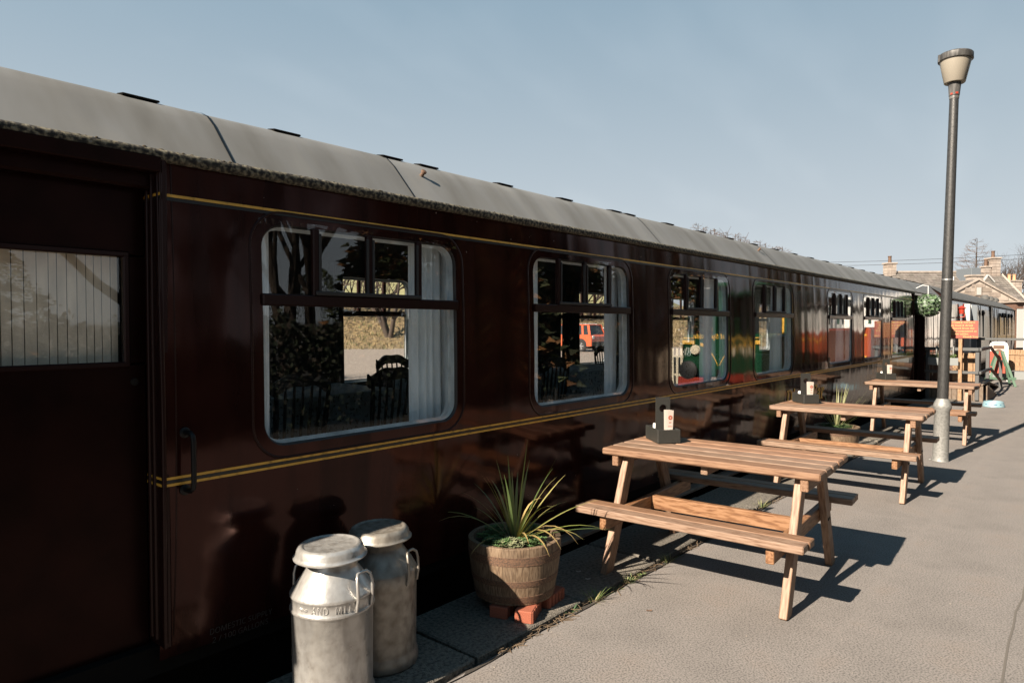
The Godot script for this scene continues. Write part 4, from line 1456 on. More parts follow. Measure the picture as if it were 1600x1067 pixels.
# ------------------------------------------------------------------ lamp post
func lamp_post() -> void:
	var l := thing("street_lamp", "leaning black lamp post with grey base and bucket-shaped pale lantern", "lamp post", Vector3(1.448, 0, -9.50))
	l.basis = Basis(Vector3(0.0157, 1.0, -0.028).normalized().cross(Vector3.BACK).normalized() * 1.0, Vector3(0.0157, 1.0, -0.028).normalized(), Vector3.BACK).orthonormalized()
	var b := MB.new()
	b.lathe([Vector2(0.0, 0.0), Vector2(0.092, 0.0), Vector2(0.086, 0.012), Vector2(0.084, 0.05), Vector2(0.080, 0.60), Vector2(0.096, 0.63), Vector2(0.097, 0.66), Vector2(0.088, 0.69), Vector2(0.066, 0.735), Vector2(0.060, 0.745)], 32)
	obj("base_sleeve", b, M.galv, l)
	b = MB.new()
	b.box(Vector3(-0.10, 0.006, 0.02), Vector3(0.03, 0.012, 0.04), 0.003)
	obj("base_lug", b, M.galv, l)
	b = MB.new()
	b.lathe([Vector2(0.060, 0.73), Vector2(0.058, 2.0), Vector2(0.052, 3.2), Vector2(0.048, 4.30), Vector2(0.0, 4.31)], 28)
	obj("pole", b, M.pole, l)
	b = MB.new()
	b.lathe([Vector2(0.056, 2.15), Vector2(0.062, 2.153), Vector2(0.062, 2.168), Vector2(0.056, 2.171)], 28)
	b.box(Vector3(0.066, 2.175, 0.0), Vector3(0.014, 0.05, 0.02), 0.003)
	obj("clip_band", b, M.steel, l)
	b = MB.new()
	b.lathe([Vector2(0.048, 4.30), Vector2(0.051, 4.302), Vector2(0.053, 4.325), Vector2(0.050, 4.335), Vector2(0.056, 4.34), Vector2(0.060, 4.40), Vector2(0.068, 4.49), Vector2(0.0, 4.50)], 28)
	var nk := obj("neck", b, M.lamp_cap, l)
	b = MB.new()
	b.box(Vector3(-0.02, 4.355, 0.054), Vector3(0.025, 0.022, 0.006), 0.002, Basis(Vector3.UP, -0.3))
	b.box(Vector3(0.033, 4.36, 0.047), Vector3(0.030, 0.024, 0.006), 0.002, Basis(Vector3.UP, 0.6))
	obj("red_tape", b, M.red, nk)
	b = MB.new()
	b.lathe([Vector2(0.05, 4.495), Vector2(0.106, 4.492), Vector2(0.110, 4.496), Vector2(0.167, 4.77), Vector2(0.165, 4.772), Vector2(0.104, 4.50)], 40)
	obj("lamp_shade", b, M.lamp_shade, l)
	b = MB.new()
	b.lathe([Vector2(0.166, 4.752), Vector2(0.180, 4.754), Vector2(0.182, 4.757), Vector2(0.180, 4.822), Vector2(0.170, 4.834), Vector2(0.10, 4.862), Vector2(0.0, 4.868)], 40)
	b.box(Vector3(-0.158, 4.785, 0.094), Vector3(0.012, 0.09, 0.03), 0.003, Basis(Vector3.UP, 0.53))
	obj("lamp_cap", b, M.lamp_cap, l)


# ------------------------------------------------------------------ ramp, notice, signs
func ramp() -> void:
	var r := thing("entrance_ramp", "timber entrance ramp with grey rails at the coach's far door", "ramp")
	var z0 := -17.45
	var z1 := -19.3
	var top := 0.35
	# deck boards
	for i in 11:
		var b := MB.new()
		b.box(Vector3(0.0, 0, 0), Vector3(0.088, 0.03, z0 - z1), 0.004)
		obj("deck_board", b, M.deck_flat, r, Vector3(0.07 + i * 0.094, top, (z0 + z1) * 0.5))
	# boarded front below the deck
	for i in 11:
		var b := MB.new()
		b.box(Vector3.ZERO, Vector3(0.09, top - 0.02, 0.022), 0.004)
		obj("skirt_board", b, M.deck, r, Vector3(0.07 + i * 0.0945, (top - 0.02) * 0.5, z0 + 0.01))
	# sloping side, boards running down to the platform
	for i in 10:
		var zt := z0 - i * 0.19
		var h := top - 0.012 - i * 0.034
		if h < 0.03:
			continue
		var b := MB.new()
		b.box(Vector3.ZERO, Vector3(0.024, h, 0.18), 0.004)
		obj("side_board", b, M.deck, r, Vector3(1.12, h * 0.5, zt - 0.09))
	var pb := MB.new()
	var posts := [Vector3(0.95, 0, z0 + 0.02), Vector3(0.95, 0, z1), Vector3(-0.08 + 0.12, 0, z0 + 0.02)]
	for p in posts:
		pb = MB.new()
		pb.box(Vector3(0, 0.58, 0), Vector3(0.075, 1.12, 0.075), 0.008)
		obj("post", pb, M.rail, r, p)
	for e in [[1.105, 0.07, 0.05], [0.61, 0.06, 0.04]]:
		pb = MB.new()
		pb.box(Vector3(0.47, e[0], z0 + 0.075), Vector3(1.02, e[1], e[2]), 0.006)
		obj("rail", pb, M.rail, r)
		pb = MB.new()
		pb.box(Vector3(1.005, e[0], (z0 + z1) * 0.5), Vector3(0.045, e[1], z0 - z1 + 0.1), 0.006)
		obj("rail", pb, M.rail, r)
		pb = MB.new()
		pb.bar(Vector3(1.005, e[0], z1), Vector3(1.005, e[0] - 0.42, z1 - 2.3), 0.045, 0.06, Vector3.RIGHT, 0.006)
		obj("sloping_rail", pb, M.timber, r)
	pb = MB.new()
	pb.box(Vector3(1.005, 0.36, z1 - 2.3), Vector3(0.075, 0.72, 0.075), 0.008)
	obj("post", pb, M.rail, r)
	pb = MB.new()
	pb.box(Vector3(0.5, 0.16, z1 - 1.3), Vector3(0.9, 0.03, 2.6), 0.004, Basis(Vector3.RIGHT, -0.12))
	obj("slope", pb, M.deck_flat, r)
	# boarded gate panel on the back of the deck
	for i in 5:
		pb = MB.new()
		pb.box(Vector3.ZERO, Vector3(0.088, 0.62, 0.022), 0.004)
		obj("gate_board", pb, M.fence, r, Vector3(0.50 + i * 0.096, 0.70, z0 - 0.32))
	for i in 5:
		pb = MB.new()
		pb.box(Vector3.ZERO, Vector3(0.10, 0.60, 0.022), 0.004)
		obj("gate_board", pb, M.timber, r, Vector3(0.02 + i * 0.105, 0.66, z0 - 0.36))
	pb = MB.new()
	pb.box(Vector3(0.70, 0.93, z0 - 0.305), Vector3(0.52, 0.06, 0.02), 0.004)
	obj("gate_rail", pb, M.fence, r)
	# hanging trough
	var t := thing("trough_planter", "grey trough planter of green plants hooked over the ramp rail", "planter", Vector3(0.36, 0.76, z0 + 0.20))
	pb = MB.new()
	for e in [[Vector3(0, 0.0, 0.0), Vector3(0.40, 0.012, 0.10)], [Vector3(0, 0.08, 0.07), Vector3(0.56, 0.16, 0.012)], [Vector3(0, 0.08, -0.07), Vector3(0.56, 0.16, 0.012)], [Vector3(0.25, 0.08, 0), Vector3(0.012, 0.16, 0.13)], [Vector3(-0.25, 0.08, 0), Vector3(0.012, 0.16, 0.13)]]:
		pb.box(e[0], e[1], 0.003)
	obj("trough", pb, M.trough, t)
	for x in [-0.14, 0.17]:
		pb = MB.new()
		pb.tube([Vector3(x, 0.15, -0.06), Vector3(x, 0.36, -0.06), Vector3(x, 0.395, -0.09), Vector3(x, 0.395, -0.15), Vector3(x, 0.34, -0.17)], [0.016, 0.016, 0.016, 0.016, 0.014], 6)
		obj("hook", pb, M.galv, t)
	pb = MB.new()
	pb.tinted = true
	for q in 260:
		var c := Vector3(rng.randf_range(-0.24, 0.24), 0.13 + rng.randf() * 0.10, rng.randf_range(-0.06, 0.07))
		var tt := rng.randf_range(0.6, 1.3)
		pb.col = Color(0.11 * tt, 0.16 * tt, 0.05 * tt)
		var a := rng.randf() * TAU
		var d := Vector3(cos(a), 0.6, sin(a)) * 0.03
		var s := Vector3(-sin(a), 0, cos(a)) * 0.012
		pb.quad(c, c + d * 0.5 + s, c + d, c + d * 0.5 - s)
	obj("foliage", pb, M.leaf_soft, t)
	# notice board on a post
	var n := thing("notice_sign", "red customer notice with yellow lettering on a wooden post", "sign", Vector3(0.655, 0, -17.33), -0.03)
	pb = MB.new()
	pb.box(Vector3(0, 0.70, 0), Vector3(0.07, 1.40, 0.05), 0.005)
	obj("post", pb, M.fence, n)
	pb = MB.new()
	pb.box(Vector3(0.0, 1.525, 0.034), Vector3(0.64, 0.375, 0.014), 0.003)
	var bd := obj("board", pb, M.sign_red, n)
	var lines := [["CUSTOMER NOTICE", 1.675, 0.0, 0.040], ["Only food & drink", 1.613, 0.0, 0.038], ["purchased from the", 1.553, 0.0, 0.038], ["cafe to be consumed at", 1.492, 0.0, 0.038], ["these tables.", 1.432, 0.0, 0.038], ["Thank You", 1.374, 0.18, 0.038]]
	for e in lines:
		obj("lettering", text(e[0], e[3], 0.003, true), M.sign_ink, bd, Vector3(e[2], e[1], 0.0425))
	# bowl
	var bw := thing("pet_bowl", "light blue pet bowl with a bone print on the platform", "bowl", Vector3(1.325, 0, -16.52))
	pb = MB.new()
	pb.lathe([Vector2(0.0, 0.004), Vector2(0.185, 0.0), Vector2(0.19, 0.01), Vector2(0.165, 0.105), Vector2(0.155, 0.108), Vector2(0.14, 0.03), Vector2(0.0, 0.028)], 32)
	obj("bowl", pb, M.bowl, bw)
	pb = MB.new()
	for a in [1.3, 1.6, 2.2, 0.8]:
		pb.box(Vector3(0.181 * cos(a), 0.055, 0.181 * sin(a)), Vector3(0.006, 0.016, 0.05 if a > 1.2 and a < 1.8 else 0.03), 0.003, Basis(Vector3.UP, -a))
	obj("print", pb, M.bowl_print, bw)
	# green trestle sign and white pavement board
	var a := thing("trestle_sign", "green timber A-frame sign with orange-red face on the platform", "A-frame sign", Vector3(0.92, 0, -22.3), 0.30)
	for s in [-1.0, 1.0]:
		for q in [-1.0, 1.0]:
			pb = MB.new()
			pb.bar(Vector3(s * 0.30, 0, q * 0.26), Vector3(s * 0.05, 0.92, q * 0.03), 0.06, 0.035)
			obj("leg", pb, M.sign_green, a)
	pb = MB.new()
	pb.box(Vector3(0, 0.21, 0.22), Vector3(0.64, 0.07, 0.03), 0.004)
	obj("brace", pb, M.sign_green, a)
	pb = MB.new()
	pb.box(Vector3(-0.05, 0.62, -0.15), Vector3(0.40, 0.60, 0.02), 0.004, Basis(Vector3.RIGHT, -0.24))
	obj("face", pb, M.orange, a)
	var w := thing("pavement_board", "white rimmed pavement board standing behind the green A-frame sign", "A-frame sign", Vector3(0.74, 0, -24.2), 0.15)
	pb = MB.new()
	var ps := []
	var rs := []
	for e in [Vector3(-0.21, 0.0, 0), Vector3(-0.21, 1.0, -0.1), Vector3(-0.18, 1.08, -0.11), Vector3(-0.12, 1.12, -0.11), Vector3(0.12, 1.12, -0.11), Vector3(0.18, 1.08, -0.11), Vector3(0.21, 1.0, -0.1), Vector3(0.21, 0.0, 0)]:
		ps.append(e)
		rs.append(0.025)
	pb.tube(ps, rs, 8)
	obj("frame", pb, M.pot, w)
	pb = MB.new()
	pb.box(Vector3(0, 0.68, -0.075), Vector3(0.40, 0.82, 0.015), 0.003, Basis(Vector3.RIGHT, -0.1))
	obj("poster", pb, M.paper, w)
	pb = MB.new()
	pb.lathe([Vector2(0.12, 0), Vector2(0.12, 0.002), Vector2(0.0, 0.003)], 20, Vector3(0.0, 0.80, -0.075), Basis(Vector3.RIGHT, PI * 0.5 - 0.1))
	pb.box(Vector3(0, 0.98, -0.094), Vector3(0.26, 0.10, 0.004), 0.0, Basis(Vector3.RIGHT, -0.1))
	obj("print", pb, M.hoop, w)
	# hanging basket
	var h := thing("hanging_basket", "round hanging basket of small pale flowers by the far coach door", "hanging basket", Vector3(0.20, 2.03, -16.35))
	pb = MB.new()
	pb.tube([Vector3(-0.22, 0.36, 0), Vector3(-0.1, 0.42, 0), Vector3(0, 0.40, 0), Vector3(0, 0.0, 0)], [0.008, 0.008, 0.008, 0.006], 6)
	obj("bracket", pb, M.pot, h)
	pb = MB.new()
	pb.tinted = true
	for q in 1500:
		var d := Vector3(rng.randfn(), rng.randfn(), rng.randfn()).normalized()
		var c := d * rng.randf_range(0.15, 0.27)
		c.y *= 0.9
		var tt := rng.randf_range(0.5, 1.3)
		pb.col = Color(0.075 * tt, 0.125 * tt, 0.06 * tt) if rng.randf() < 0.62 else Color(0.20 * tt, 0.24 * tt, 0.20 * tt)
		var s := d.cross(Vector3(rng.randfn(), rng.randfn(), rng.randfn())).normalized() * 0.022
		var u := (s.cross(d) + d * 0.01).normalized() * 0.022
		pb.quad(c - s - u, c + s - u, c + s + u, c - s + u)
	obj("foliage", pb, M.leaf_soft, h)
	# far fence and low wall
	var f := thing("deck_fence", "dark rail fence with pale timber boards beside the second coach", "fence", Vector3(0, 0, -25.2))
	for x in [0.15, 1.42]:
		pb = MB.new()
		pb.box(Vector3(x, 0.62, 0), Vector3(0.11, 1.24, 0.11), 0.008)
		obj("post", pb, M.rail, f)
	pb = MB.new()
	pb.box(Vector3(0.9, 1.20, 0.06), Vector3(1.9, 0.07, 0.05), 0.006)
	obj("rail", pb, M.rail, f)
	for i in 8:
		pb = MB.new()
		pb.box(Vector3.ZERO, Vector3(0.115, 0.62, 0.025), 0.004)
		obj("board", pb, M.fence, f, Vector3(0.62 + i * 0.122, 0.58, 0.02))
	pb = MB.new()
	pb.box(Vector3(1.0, 0.76, 0.045), Vector3(1.0, 0.06, 0.03), 0.004)
	obj("board_rail", pb, M.fence, f)
	pb = MB.new()
	pb.box(Vector3(1.1, 0.12, 0.02), Vector3(1.6, 0.24, 0.24), 0.01)
	obj("footing", pb, M.trough, f)


# ------------------------------------------------------------------ second coach, houses
func second_coach() -> void:
	var c := thing("rear_coach", "second brown coach with curved grey roof standing beyond the dining coach", "railway carriage")
	var z0 := -20.1
	var z1 := -39.7
	var b := MB.new()
	sheet(b, z0, z1, 0.33, 2.285, 14, 0.0, 12)
	obj("side_panel", b, M.maroon, c)
	b = MB.new()
	var rows := []
	for i in 33:
		var x := -1.37 + 1.37 * cos(PI * i / 32.0)
		var row := []
		for z in [z0, -26.0, -33.0, -38.6, -39.4, -39.75]:
			var dr := 0.0 if z > -38.7 else (0.05 if z > -39.5 else 0.22)
			row.append(Vector3(x, roof_far_y(x) + 0.02 - dr * (1.0 - pow(absf(x + 1.37) / 1.37, 2.0)), z))
		rows.append(row)
	b.grid(rows, false, true)
	obj("roof", b, M.roof_far, c)
	b = MB.new()
	b.box(Vector3(0.0, 2.30, (z0 + z1) * 0.5), Vector3(0.05, 0.04, z0 - z1), 0.006)
	obj("gutter", b, M.gutter, c)
	for z in [-33.5, -35.2, -37.0]:
		b = MB.new()
		b.lathe([Vector2(0.16, 0.0), Vector2(0.16, 0.10), Vector2(0.08, 0.18), Vector2(0.0, 0.19)], 12, Vector3(-0.55, roof_far_y(-0.55), z))
		obj("roof_vent", b, M.roof_far, c)
	for z in [z0, z1]:
		b = MB.new()
		var pts := []
		for i in 25:
			var x := -1.37 + 1.37 * cos(PI * i / 24.0)
			pts.append(Vector3(x, roof_far_y(x) - 0.01, z))
		for i in 24:
			b.oq(pts[i], pts[i + 1], Vector3(pts[i + 1].x, 0.33, z), Vector3(pts[i].x, 0.33, z), Vector3(-1.37, 1.4, z + (1.0 if z < -30 else -1.0)))
		obj("end_panel", b, M.maroon_trim, c)
	b = MB.new()
	b.box(Vector3(-1.37, 0.0, (z0 + z1) * 0.5), Vector3(2.5, 0.6, z0 - z1 - 0.4))
	obj("underframe", b, M.under, c)
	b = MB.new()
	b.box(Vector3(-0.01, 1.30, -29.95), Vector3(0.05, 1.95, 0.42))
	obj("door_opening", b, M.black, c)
	for e in [[-25.9, 0.30], [-27.8, 0.26], [-33.0, 0.5], [-34.9, 0.35], [-36.7, 0.5]]:
		b = MB.new()
		b.box(Vector3(0.002, 1.62, e[0]), Vector3(0.03, 0.78, e[1]), 0.01)
		obj("window", b, M.car_glass, c)
	for z in [-27.2, -33.6, -34.6, -36.1, -37.4]:
		b = MB.new()
		b.lathe([Vector2(0.0, 0.0), Vector2(0.09, 0.0), Vector2(0.09, 0.07), Vector2(0.0, 0.10)], 14, Vector3(0.0, 2.02, z), Basis(Vector3.BACK, -PI * 0.5))
		obj("round_lamp", b, M.black, c)
	for z in [-31.0, -32.2, -35.7, -38.2, -24.6, -26.8]:
		b = MB.new()
		b.box(Vector3(0.0, 1.3, z), Vector3(0.02, 1.9, 0.03), 0.004)
		obj("panel_bead", b, M.maroon_trim, c)
	# open white-edged door leaves and a red lamp
	var n := 0
	for e in [[-22.7, 0.30, "open white door leaf with red edge on the second coach"], [-24.2, 0.30, "blue-grey door leaf with white edge on the second coach"]]:
		var d := thing("door_leaf", e[2], "door", Vector3(0.02, 0, e[0]))
		b = MB.new()
		b.box(Vector3(0.09, 1.28, 0), Vector3(0.18, 1.86, 0.04), 0.006)
		obj("panel", b, M.pale_door if n == 0 else M.board_blue, d)
		b = MB.new()
		b.box(Vector3(0.022, 1.28, 0.024), Vector3(0.04, 1.87, 0.02), 0.004)
		obj("edge_strip", b, M.red if n == 0 else M.pot, d)
		n += 1
	var rl := thing("red_lantern", "red lantern on a bracket beside the open coach doors", "lantern", Vector3(0.06, 2.02, -21.6))
	b = MB.new()
	b.lathe([Vector2(0.0, -0.10), Vector2(0.06, -0.10), Vector2(0.07, 0.03), Vector2(0.10, 0.05), Vector2(0.03, 0.11), Vector2(0.0, 0.12)], 14, Vector3(0.08, 0, 0))
	obj("body", b, M.red, rl)
	b = MB.new()
	b.tube([Vector3(-0.06, -0.2, 0), Vector3(0.14, -0.18, 0), Vector3(0.14, -0.10, 0)], [0.018, 0.018, 0.018], 6)
	obj("bracket", b, M.red, rl)


func stone_wall(parent: Node3D, called: String, o: Vector3, ux: Vector3, w: float, h: float, course: float, th := 0.35, gable := 0.0) -> void:
	# backing
	var nn := ux.cross(Vector3.UP) * -1.0
	nn = Vector3(-ux.z, 0, ux.x) * -1.0
	if nn.z < 0:
		nn = -nn
	var b := MB.new()
	var ctr := o + ux * w * 0.5 + Vector3.UP * h * 0.5 - nn * (th * 0.5 + 0.02)
	b.box(ctr, Vector3(w, h, th), 0.0, Basis(ux, Vector3.UP, ux.cross(Vector3.UP)))
	if gable > 0.0:
		var a0 := o + Vector3.UP * h
		var a1 := a0 + ux * w
		var ap := a0 + ux * w * 0.5 + Vector3.UP * gable
		var bk := -nn * (th + 0.02)
		var f0 := -nn * 0.02
		var cc := (a0 + a1 + ap) / 3.0 + bk * 0.5
		for t in [[a0 + f0, a1 + f0, ap + f0], [a0 + bk, ap + bk, a1 + bk]]:
			if (t[1] - t[0]).cross(t[2] - t[0]).dot((t[0] + t[1] + t[2]) / 3.0 - cc) < 0:
				b.tri(t[0], t[2], t[1])
			else:
				b.tri(t[0], t[1], t[2])
		b.oq(a0 + f0, ap + f0, ap + bk, a0 + bk, cc)
		b.oq(a1 + f0, ap + f0, ap + bk, a1 + bk, cc)
	var wall := obj(called, b, M.mortar, parent)
	var groups := [MB.new(), MB.new(), MB.new(), MB.new()]
	var y := 0.0
	var row := 0
	var lim := h + gable
	while y < lim - 0.1:
		var ch := course * rng.randf_range(0.8, 1.2)
		var x0 := 0.0
		var x1 := w
		if y + ch > h:
			var f := (y + ch - h) / maxf(gable, 0.01)
			x0 = w * 0.5 * f
			x1 = w - x0
		var x := x0
		while x < x1 - 0.06:
			var sw := minf(course * rng.randf_range(1.2, 2.6), x1 - x)
			var q: MB = groups[rng.randi() % 4]
			q.box(o + ux * (x + sw * 0.5) + Vector3.UP * (y + ch * 0.5) + nn * rng.randf_range(-0.01, 0.012), Vector3(sw - 0.025, ch - 0.025, 0.08), 0.0, Basis(ux, Vector3.UP, ux.cross(Vector3.UP)))
			x += sw
		y += ch
		row += 1
	for i in 4:
		if groups[i].v.size():
			var s := obj("stones", groups[i], M.stone[i], wall)
			s.set_meta("kind", "stuff")


func slates(parent: Node3D, called: String, a: Vector3, along: Vector3, down: Vector3, len_a: float, len_d: float) -> void:
	var nn := along.cross(down).normalized()
	if nn.y < 0:
		nn = -nn
	var b := MB.new()
	b.oq(a, a + along * len_a, a + along * len_a + down * len_d, a + down * len_d, a - nn)
	var base := obj(called, b, M.slate, parent)
	var q := MB.new()
	q.tinted = true
	var r := 0
	var d := 0.0
	while d < len_d - 0.05:
		var x := -0.15 * (r % 2)
		while x < len_a - 0.05:
			var w := rng.randf_range(0.26, 0.36)
			var t := rng.randf_range(0.75, 1.25)
			q.col = Color(0.125 * t, 0.11 * t, 0.098 * t)
			var xa := maxf(x, 0.0) + 0.008
			var xb := minf(x + w, len_a) - 0.008
			var lift := nn * rng.randf_range(0.03, 0.05)
			if xb - xa > 0.03:
				var p0 := a + along * xa + down * d + nn * 0.008
				var p1 := a + along * xb + down * d + nn * 0.008
				var p2 := a + along * xb + down * minf(d + 0.30, len_d) + lift
				var p3 := a + along * xa + down * minf(d + 0.30, len_d) + lift
				q.oq(p0, p1, p2, p3, p0 - nn)
				q.oq(p3, p2, p2 - lift, p3 - lift, p0 - nn * 0.3 - down * 0.5)
			x += w
		d += 0.27
		r += 1
	var s := obj("slates", q, M.needles, base)
	s.set_meta("kind", "stuff")


func chimney(parent: Node3D, at: Vector3, w: float, d: float, h: float, pots: int) -> void:
	var b := MB.new()
	b.box(at + Vector3(0, h * 0.5, 0), Vector3(w - 0.1, h, d - 0.1))
	var ch := obj("chimney", b, M.mortar, parent)
	var q := [MB.new(), MB.new(), MB.new()]
	var y := 0.0
	while y < h - 0.1:
		var x := -w * 0.5
		while x < w * 0.5 - 0.05:
			var sw := minf(rng.randf_range(0.3, 0.5), w * 0.5 - x)
			var g: MB = q[rng.randi() % 3]
			g.box(at + Vector3(x + sw * 0.5, y + 0.13, 0), Vector3(sw - 0.03, 0.24, d), 0.0)
			x += sw
		y += 0.26
	for i in 3:
		if q[i].v.size():
			obj("stones", q[i], M.stone[i], ch).set_meta("kind", "stuff")
	b = MB.new()
	b.box(at + Vector3(0, h + 0.06, 0), Vector3(w + 0.14, 0.14, d + 0.14), 0.02)
	obj("cap", b, M.stone[2], ch)
	for i in pots:
		b = MB.new()
		b.lathe([Vector2(0.16, 0.0), Vector2(0.14, 0.1), Vector2(0.13, 0.5), Vector2(0.16, 0.53), Vector2(0.16, 0.6), Vector2(0.10, 0.6), Vector2(0.10, 0.4), Vector2(0, 0.4)], 14, at + Vector3((i - (pots - 1) * 0.5) * 0.48, h + 0.12, 0))
		obj("chimney_pot", b, M.chimney_pot if pots > 1 else M.hoop, ch)


# position of a far thing by its bearing from the coach line and its distance
func spot(px: float, dist: float) -> Vector3:
	var s := (px - 800.0) / 1067.0
	return Vector3(2.82, 0, 0) + (Vector3(-0.6489, 0, -0.7609) + Vector3(0.7609, 0, -0.6489) * s) * dist


func houses() -> void:
	var yaw := deg_to_rad(40.46)
	# long slate-roofed house, ridge across the view
	var h := thing("stone_house", "long stone house with slate roof and chimney at each end beyond the coaches", "house", spot(1474, 60.0), yaw)
	stone_wall(h, "wall", Vector3(-4.75, 0, 3.2), Vector3.RIGHT, 9.5, 3.6, 0.3)
	var run := Vector3(0, -2.75, 3.35)
	slates(h, "roof", Vector3(-4.85, 6.25, 0), Vector3.RIGHT, run.normalized(), 9.7, run.length())
	slates(h, "roof", Vector3(-4.85, 6.25, 0), Vector3.RIGHT, Vector3(0, -2.75, -3.35).normalized(), 9.7, run.length())
	var b := MB.new()
	b.box(Vector3(0, 6.28, 0), Vector3(9.7, 0.16, 0.28), 0.03)
	obj("ridge", b, M.stone[2], h)
	stone_wall(h, "gable_wall", Vector3(-4.75, 0, 3.2), Vector3.FORWARD, 6.4, 3.6, 0.4, 0.35, 2.6)
	stone_wall(h, "gable_wall", Vector3(4.75, 0, 3.2), Vector3.FORWARD, 6.4, 3.6, 0.4, 0.35, 2.6)
	chimney(h, Vector3(-4.75, 5.6, 0), 0.80, 0.75, 1.35, 1)
	chimney(h, Vector3(4.30, 5.4, 0), 0.74, 0.95, 2.0, 1)
	chimney(h, Vector3(3.62, 5.4, 0.1), 0.5, 0.6, 1.25, 1)
	for x in [-3.0, -0.6]:
		b = MB.new()
		b.box(Vector3(x, 1.6, 3.30), Vector3(0.9, 1.4, 0.08), 0.02)
		var w := obj("window", b, M.pale_door, h)
		for sx in [-1.0, 1.0]:
			for sy in [-1.0, 1.0]:
				b = MB.new()
				b.box(Vector3(x + sx * 0.21, 1.6 + sy * 0.33, 3.35), Vector3(0.36, 0.58, 0.02))
				obj("pane", b, M.car_glass, w)
	# slate-hung dormer cheek and a small dormer gable
	b = MB.new()
	b.box(Vector3(1.15, 5.35, 1.5), Vector3(0.78, 2.2, 2.0), 0.02)
	var dm := obj("dormer", b, M.board_blue, h)
	b = MB.new()
	b.bar(Vector3(1.75, 5.25, 2.4), Vector3(2.2, 5.85, 2.4), 0.10, 0.2)
	b.bar(Vector3(2.75, 5.25, 2.4), Vector3(2.2, 5.85, 2.4), 0.10, 0.2)
	obj("barge_board", b, M.pale_door, dm)
	# nearer gabled house
	h = thing("gabled_house", "sandstone house showing its gable and small attic window beside the coach", "house", spot(1528, 50.0), yaw)
	stone_wall(h, "gable_wall", Vector3(-4.0, 0, 0), Vector3.RIGHT, 8.0, 2.75, 0.30, 0.4, 2.15)
	for s in [-1.0, 1.0]:
		var dd := Vector3(s * 4.0, -2.15, 0)
		slates(h, "roof", Vector3(0, 4.98, 0.05), Vector3.FORWARD, dd.normalized(), 7.0, dd.length() + 0.2)
		b = MB.new()
		b.bar(Vector3(0, 4.98, 0.02), Vector3(s * 4.1, 4.98 - 2.20, 0.02), 0.12, 0.16, Vector3.UP)
		obj("skew_stone", b, M.stone[2], h)
	b = MB.new()
	b.box(Vector3(0, 4.13, 0.02), Vector3(0.52, 0.76, 0.14), 0.02)
	var gw := obj("window", b, M.stone[3], h)
	b = MB.new()
	b.box(Vector3(0, 4.10, 0.10), Vector3(0.32, 0.54, 0.03))
	obj("pane", b, M.pale_door, gw)
	chimney(h, Vector3(0.54, 4.2, -1.2), 0.92, 0.7, 1.05, 0)
	# cottage at the right
	h = thing("far_cottage", "cottage roof with twin-pot chimney rising behind the gabled house", "house", spot(1590, 66.0), yaw)
	stone_wall(h, "wall", Vector3(-2.5, 0, 2.6), Vector3.RIGHT, 9.0, 2.6, 0.4)
	run = Vector3(0, -2.2, 2.8)
	slates(h, "roof", Vector3(-2.6, 4.75, 0), Vector3.RIGHT, run.normalized(), 9.2, run.length())
	slates(h, "roof", Vector3(-2.6, 4.75, 0), Vector3.RIGHT, Vector3(0, -2.2, -2.8).normalized(), 9.2, run.length())
	chimney(h, Vector3(-0.6, 4.2, 0), 1.45, 0.8, 1.60, 2)
	# shed
	h = thing("timber_shed", "brown timber shed with white doors at the right behind the second coach", "shed", spot(1588, 48.0), yaw)
	for i in 18:
		b = MB.new()
		b.box(Vector3.ZERO, Vector3(0.19, 0.44, 0.03), 0.004)
		obj("board", b, M.timber, h, Vector3(0.1 + i * 0.196, 2.99, 0.0))
	b = MB.new()
	b.box(Vector3(1.75, 1.6, -1.7), Vector3(3.5, 3.2, 3.3))
	obj("wall", b, M.timber, h)
	b = MB.new()
	b.box(Vector3(1.75, 3.25, -1.5), Vector3(3.8, 0.08, 3.6), 0.01)
	obj("roof", b, M.stone[2], h)
	for i in 6:
		b = MB.new()
		b.box(Vector3.ZERO, Vector3(0.50, 2.72, 0.05), 0.01)
		obj("door_panel", b, M.pale_door, h, Vector3(0.30 + i * 0.52, 1.39, 0.02))
	# overhead wires
	for i in 2:
		b = MB.new()
		var ps := []
		var rs := []
		for k in 13:
			var f := k / 12.0
			ps.append(Vector3(-40.0 + 70.0 * f, 9.8 + i * 0.45 - 1.2 * sin(PI * f), -90.0))
			rs.append(0.02)
		b.tube(ps, rs, 4)
		tag(obj("overhead_wire", b, M.black, null), "thin overhead wire above the house roofs, %s of the two" % ["lower", "upper"][i], "wire", "overhead wires")


# ------------------------------------------------------------------ trees
func limb(b: MB, tw: MB, p: Vector3, d: Vector3, length: float, r: float, depth: int, spread: float, lift: float) -> void:
	var ps := [p]
	var rs := [r]
	var q := p
	var dd := d
	for i in 3:
		dd = (dd + Vector3(rng.randfn(), rng.randfn(), rng.randfn()) * 0.13 + Vector3.UP * lift).normalized()
		q += dd * length / 3.0
		ps.append(q)
		rs.append(r * (1.0 - 0.16 * (i + 1)))
	(b if r > 0.035 else tw).tube(ps, rs, 7 if r > 0.06 else (5 if r > 0.02 else 3), false)
	if depth <= 0:
		return
	var kids := 3 if depth > 1 else 4
	for i in kids:
		var f := 0.45 + 0.55 * (i + rng.randf()) / kids
		var at: Vector3 = ps[0].lerp(ps[3], f) if f < 0.98 else ps[3]
		at = ps[mini(3, int(f * 3.0))].lerp(ps[mini(3, int(f * 3.0) + 1)], fmod(f * 3.0, 1.0))
		var s := Vector3(rng.randfn(), rng.randfn() * 0.6, rng.randfn()).normalized()
		limb(b, tw, at, (dd + s * spread).normalized(), length * rng.randf_range(0.6, 0.82), r * rng.randf_range(0.42, 0.62), depth - 1, spread, lift)


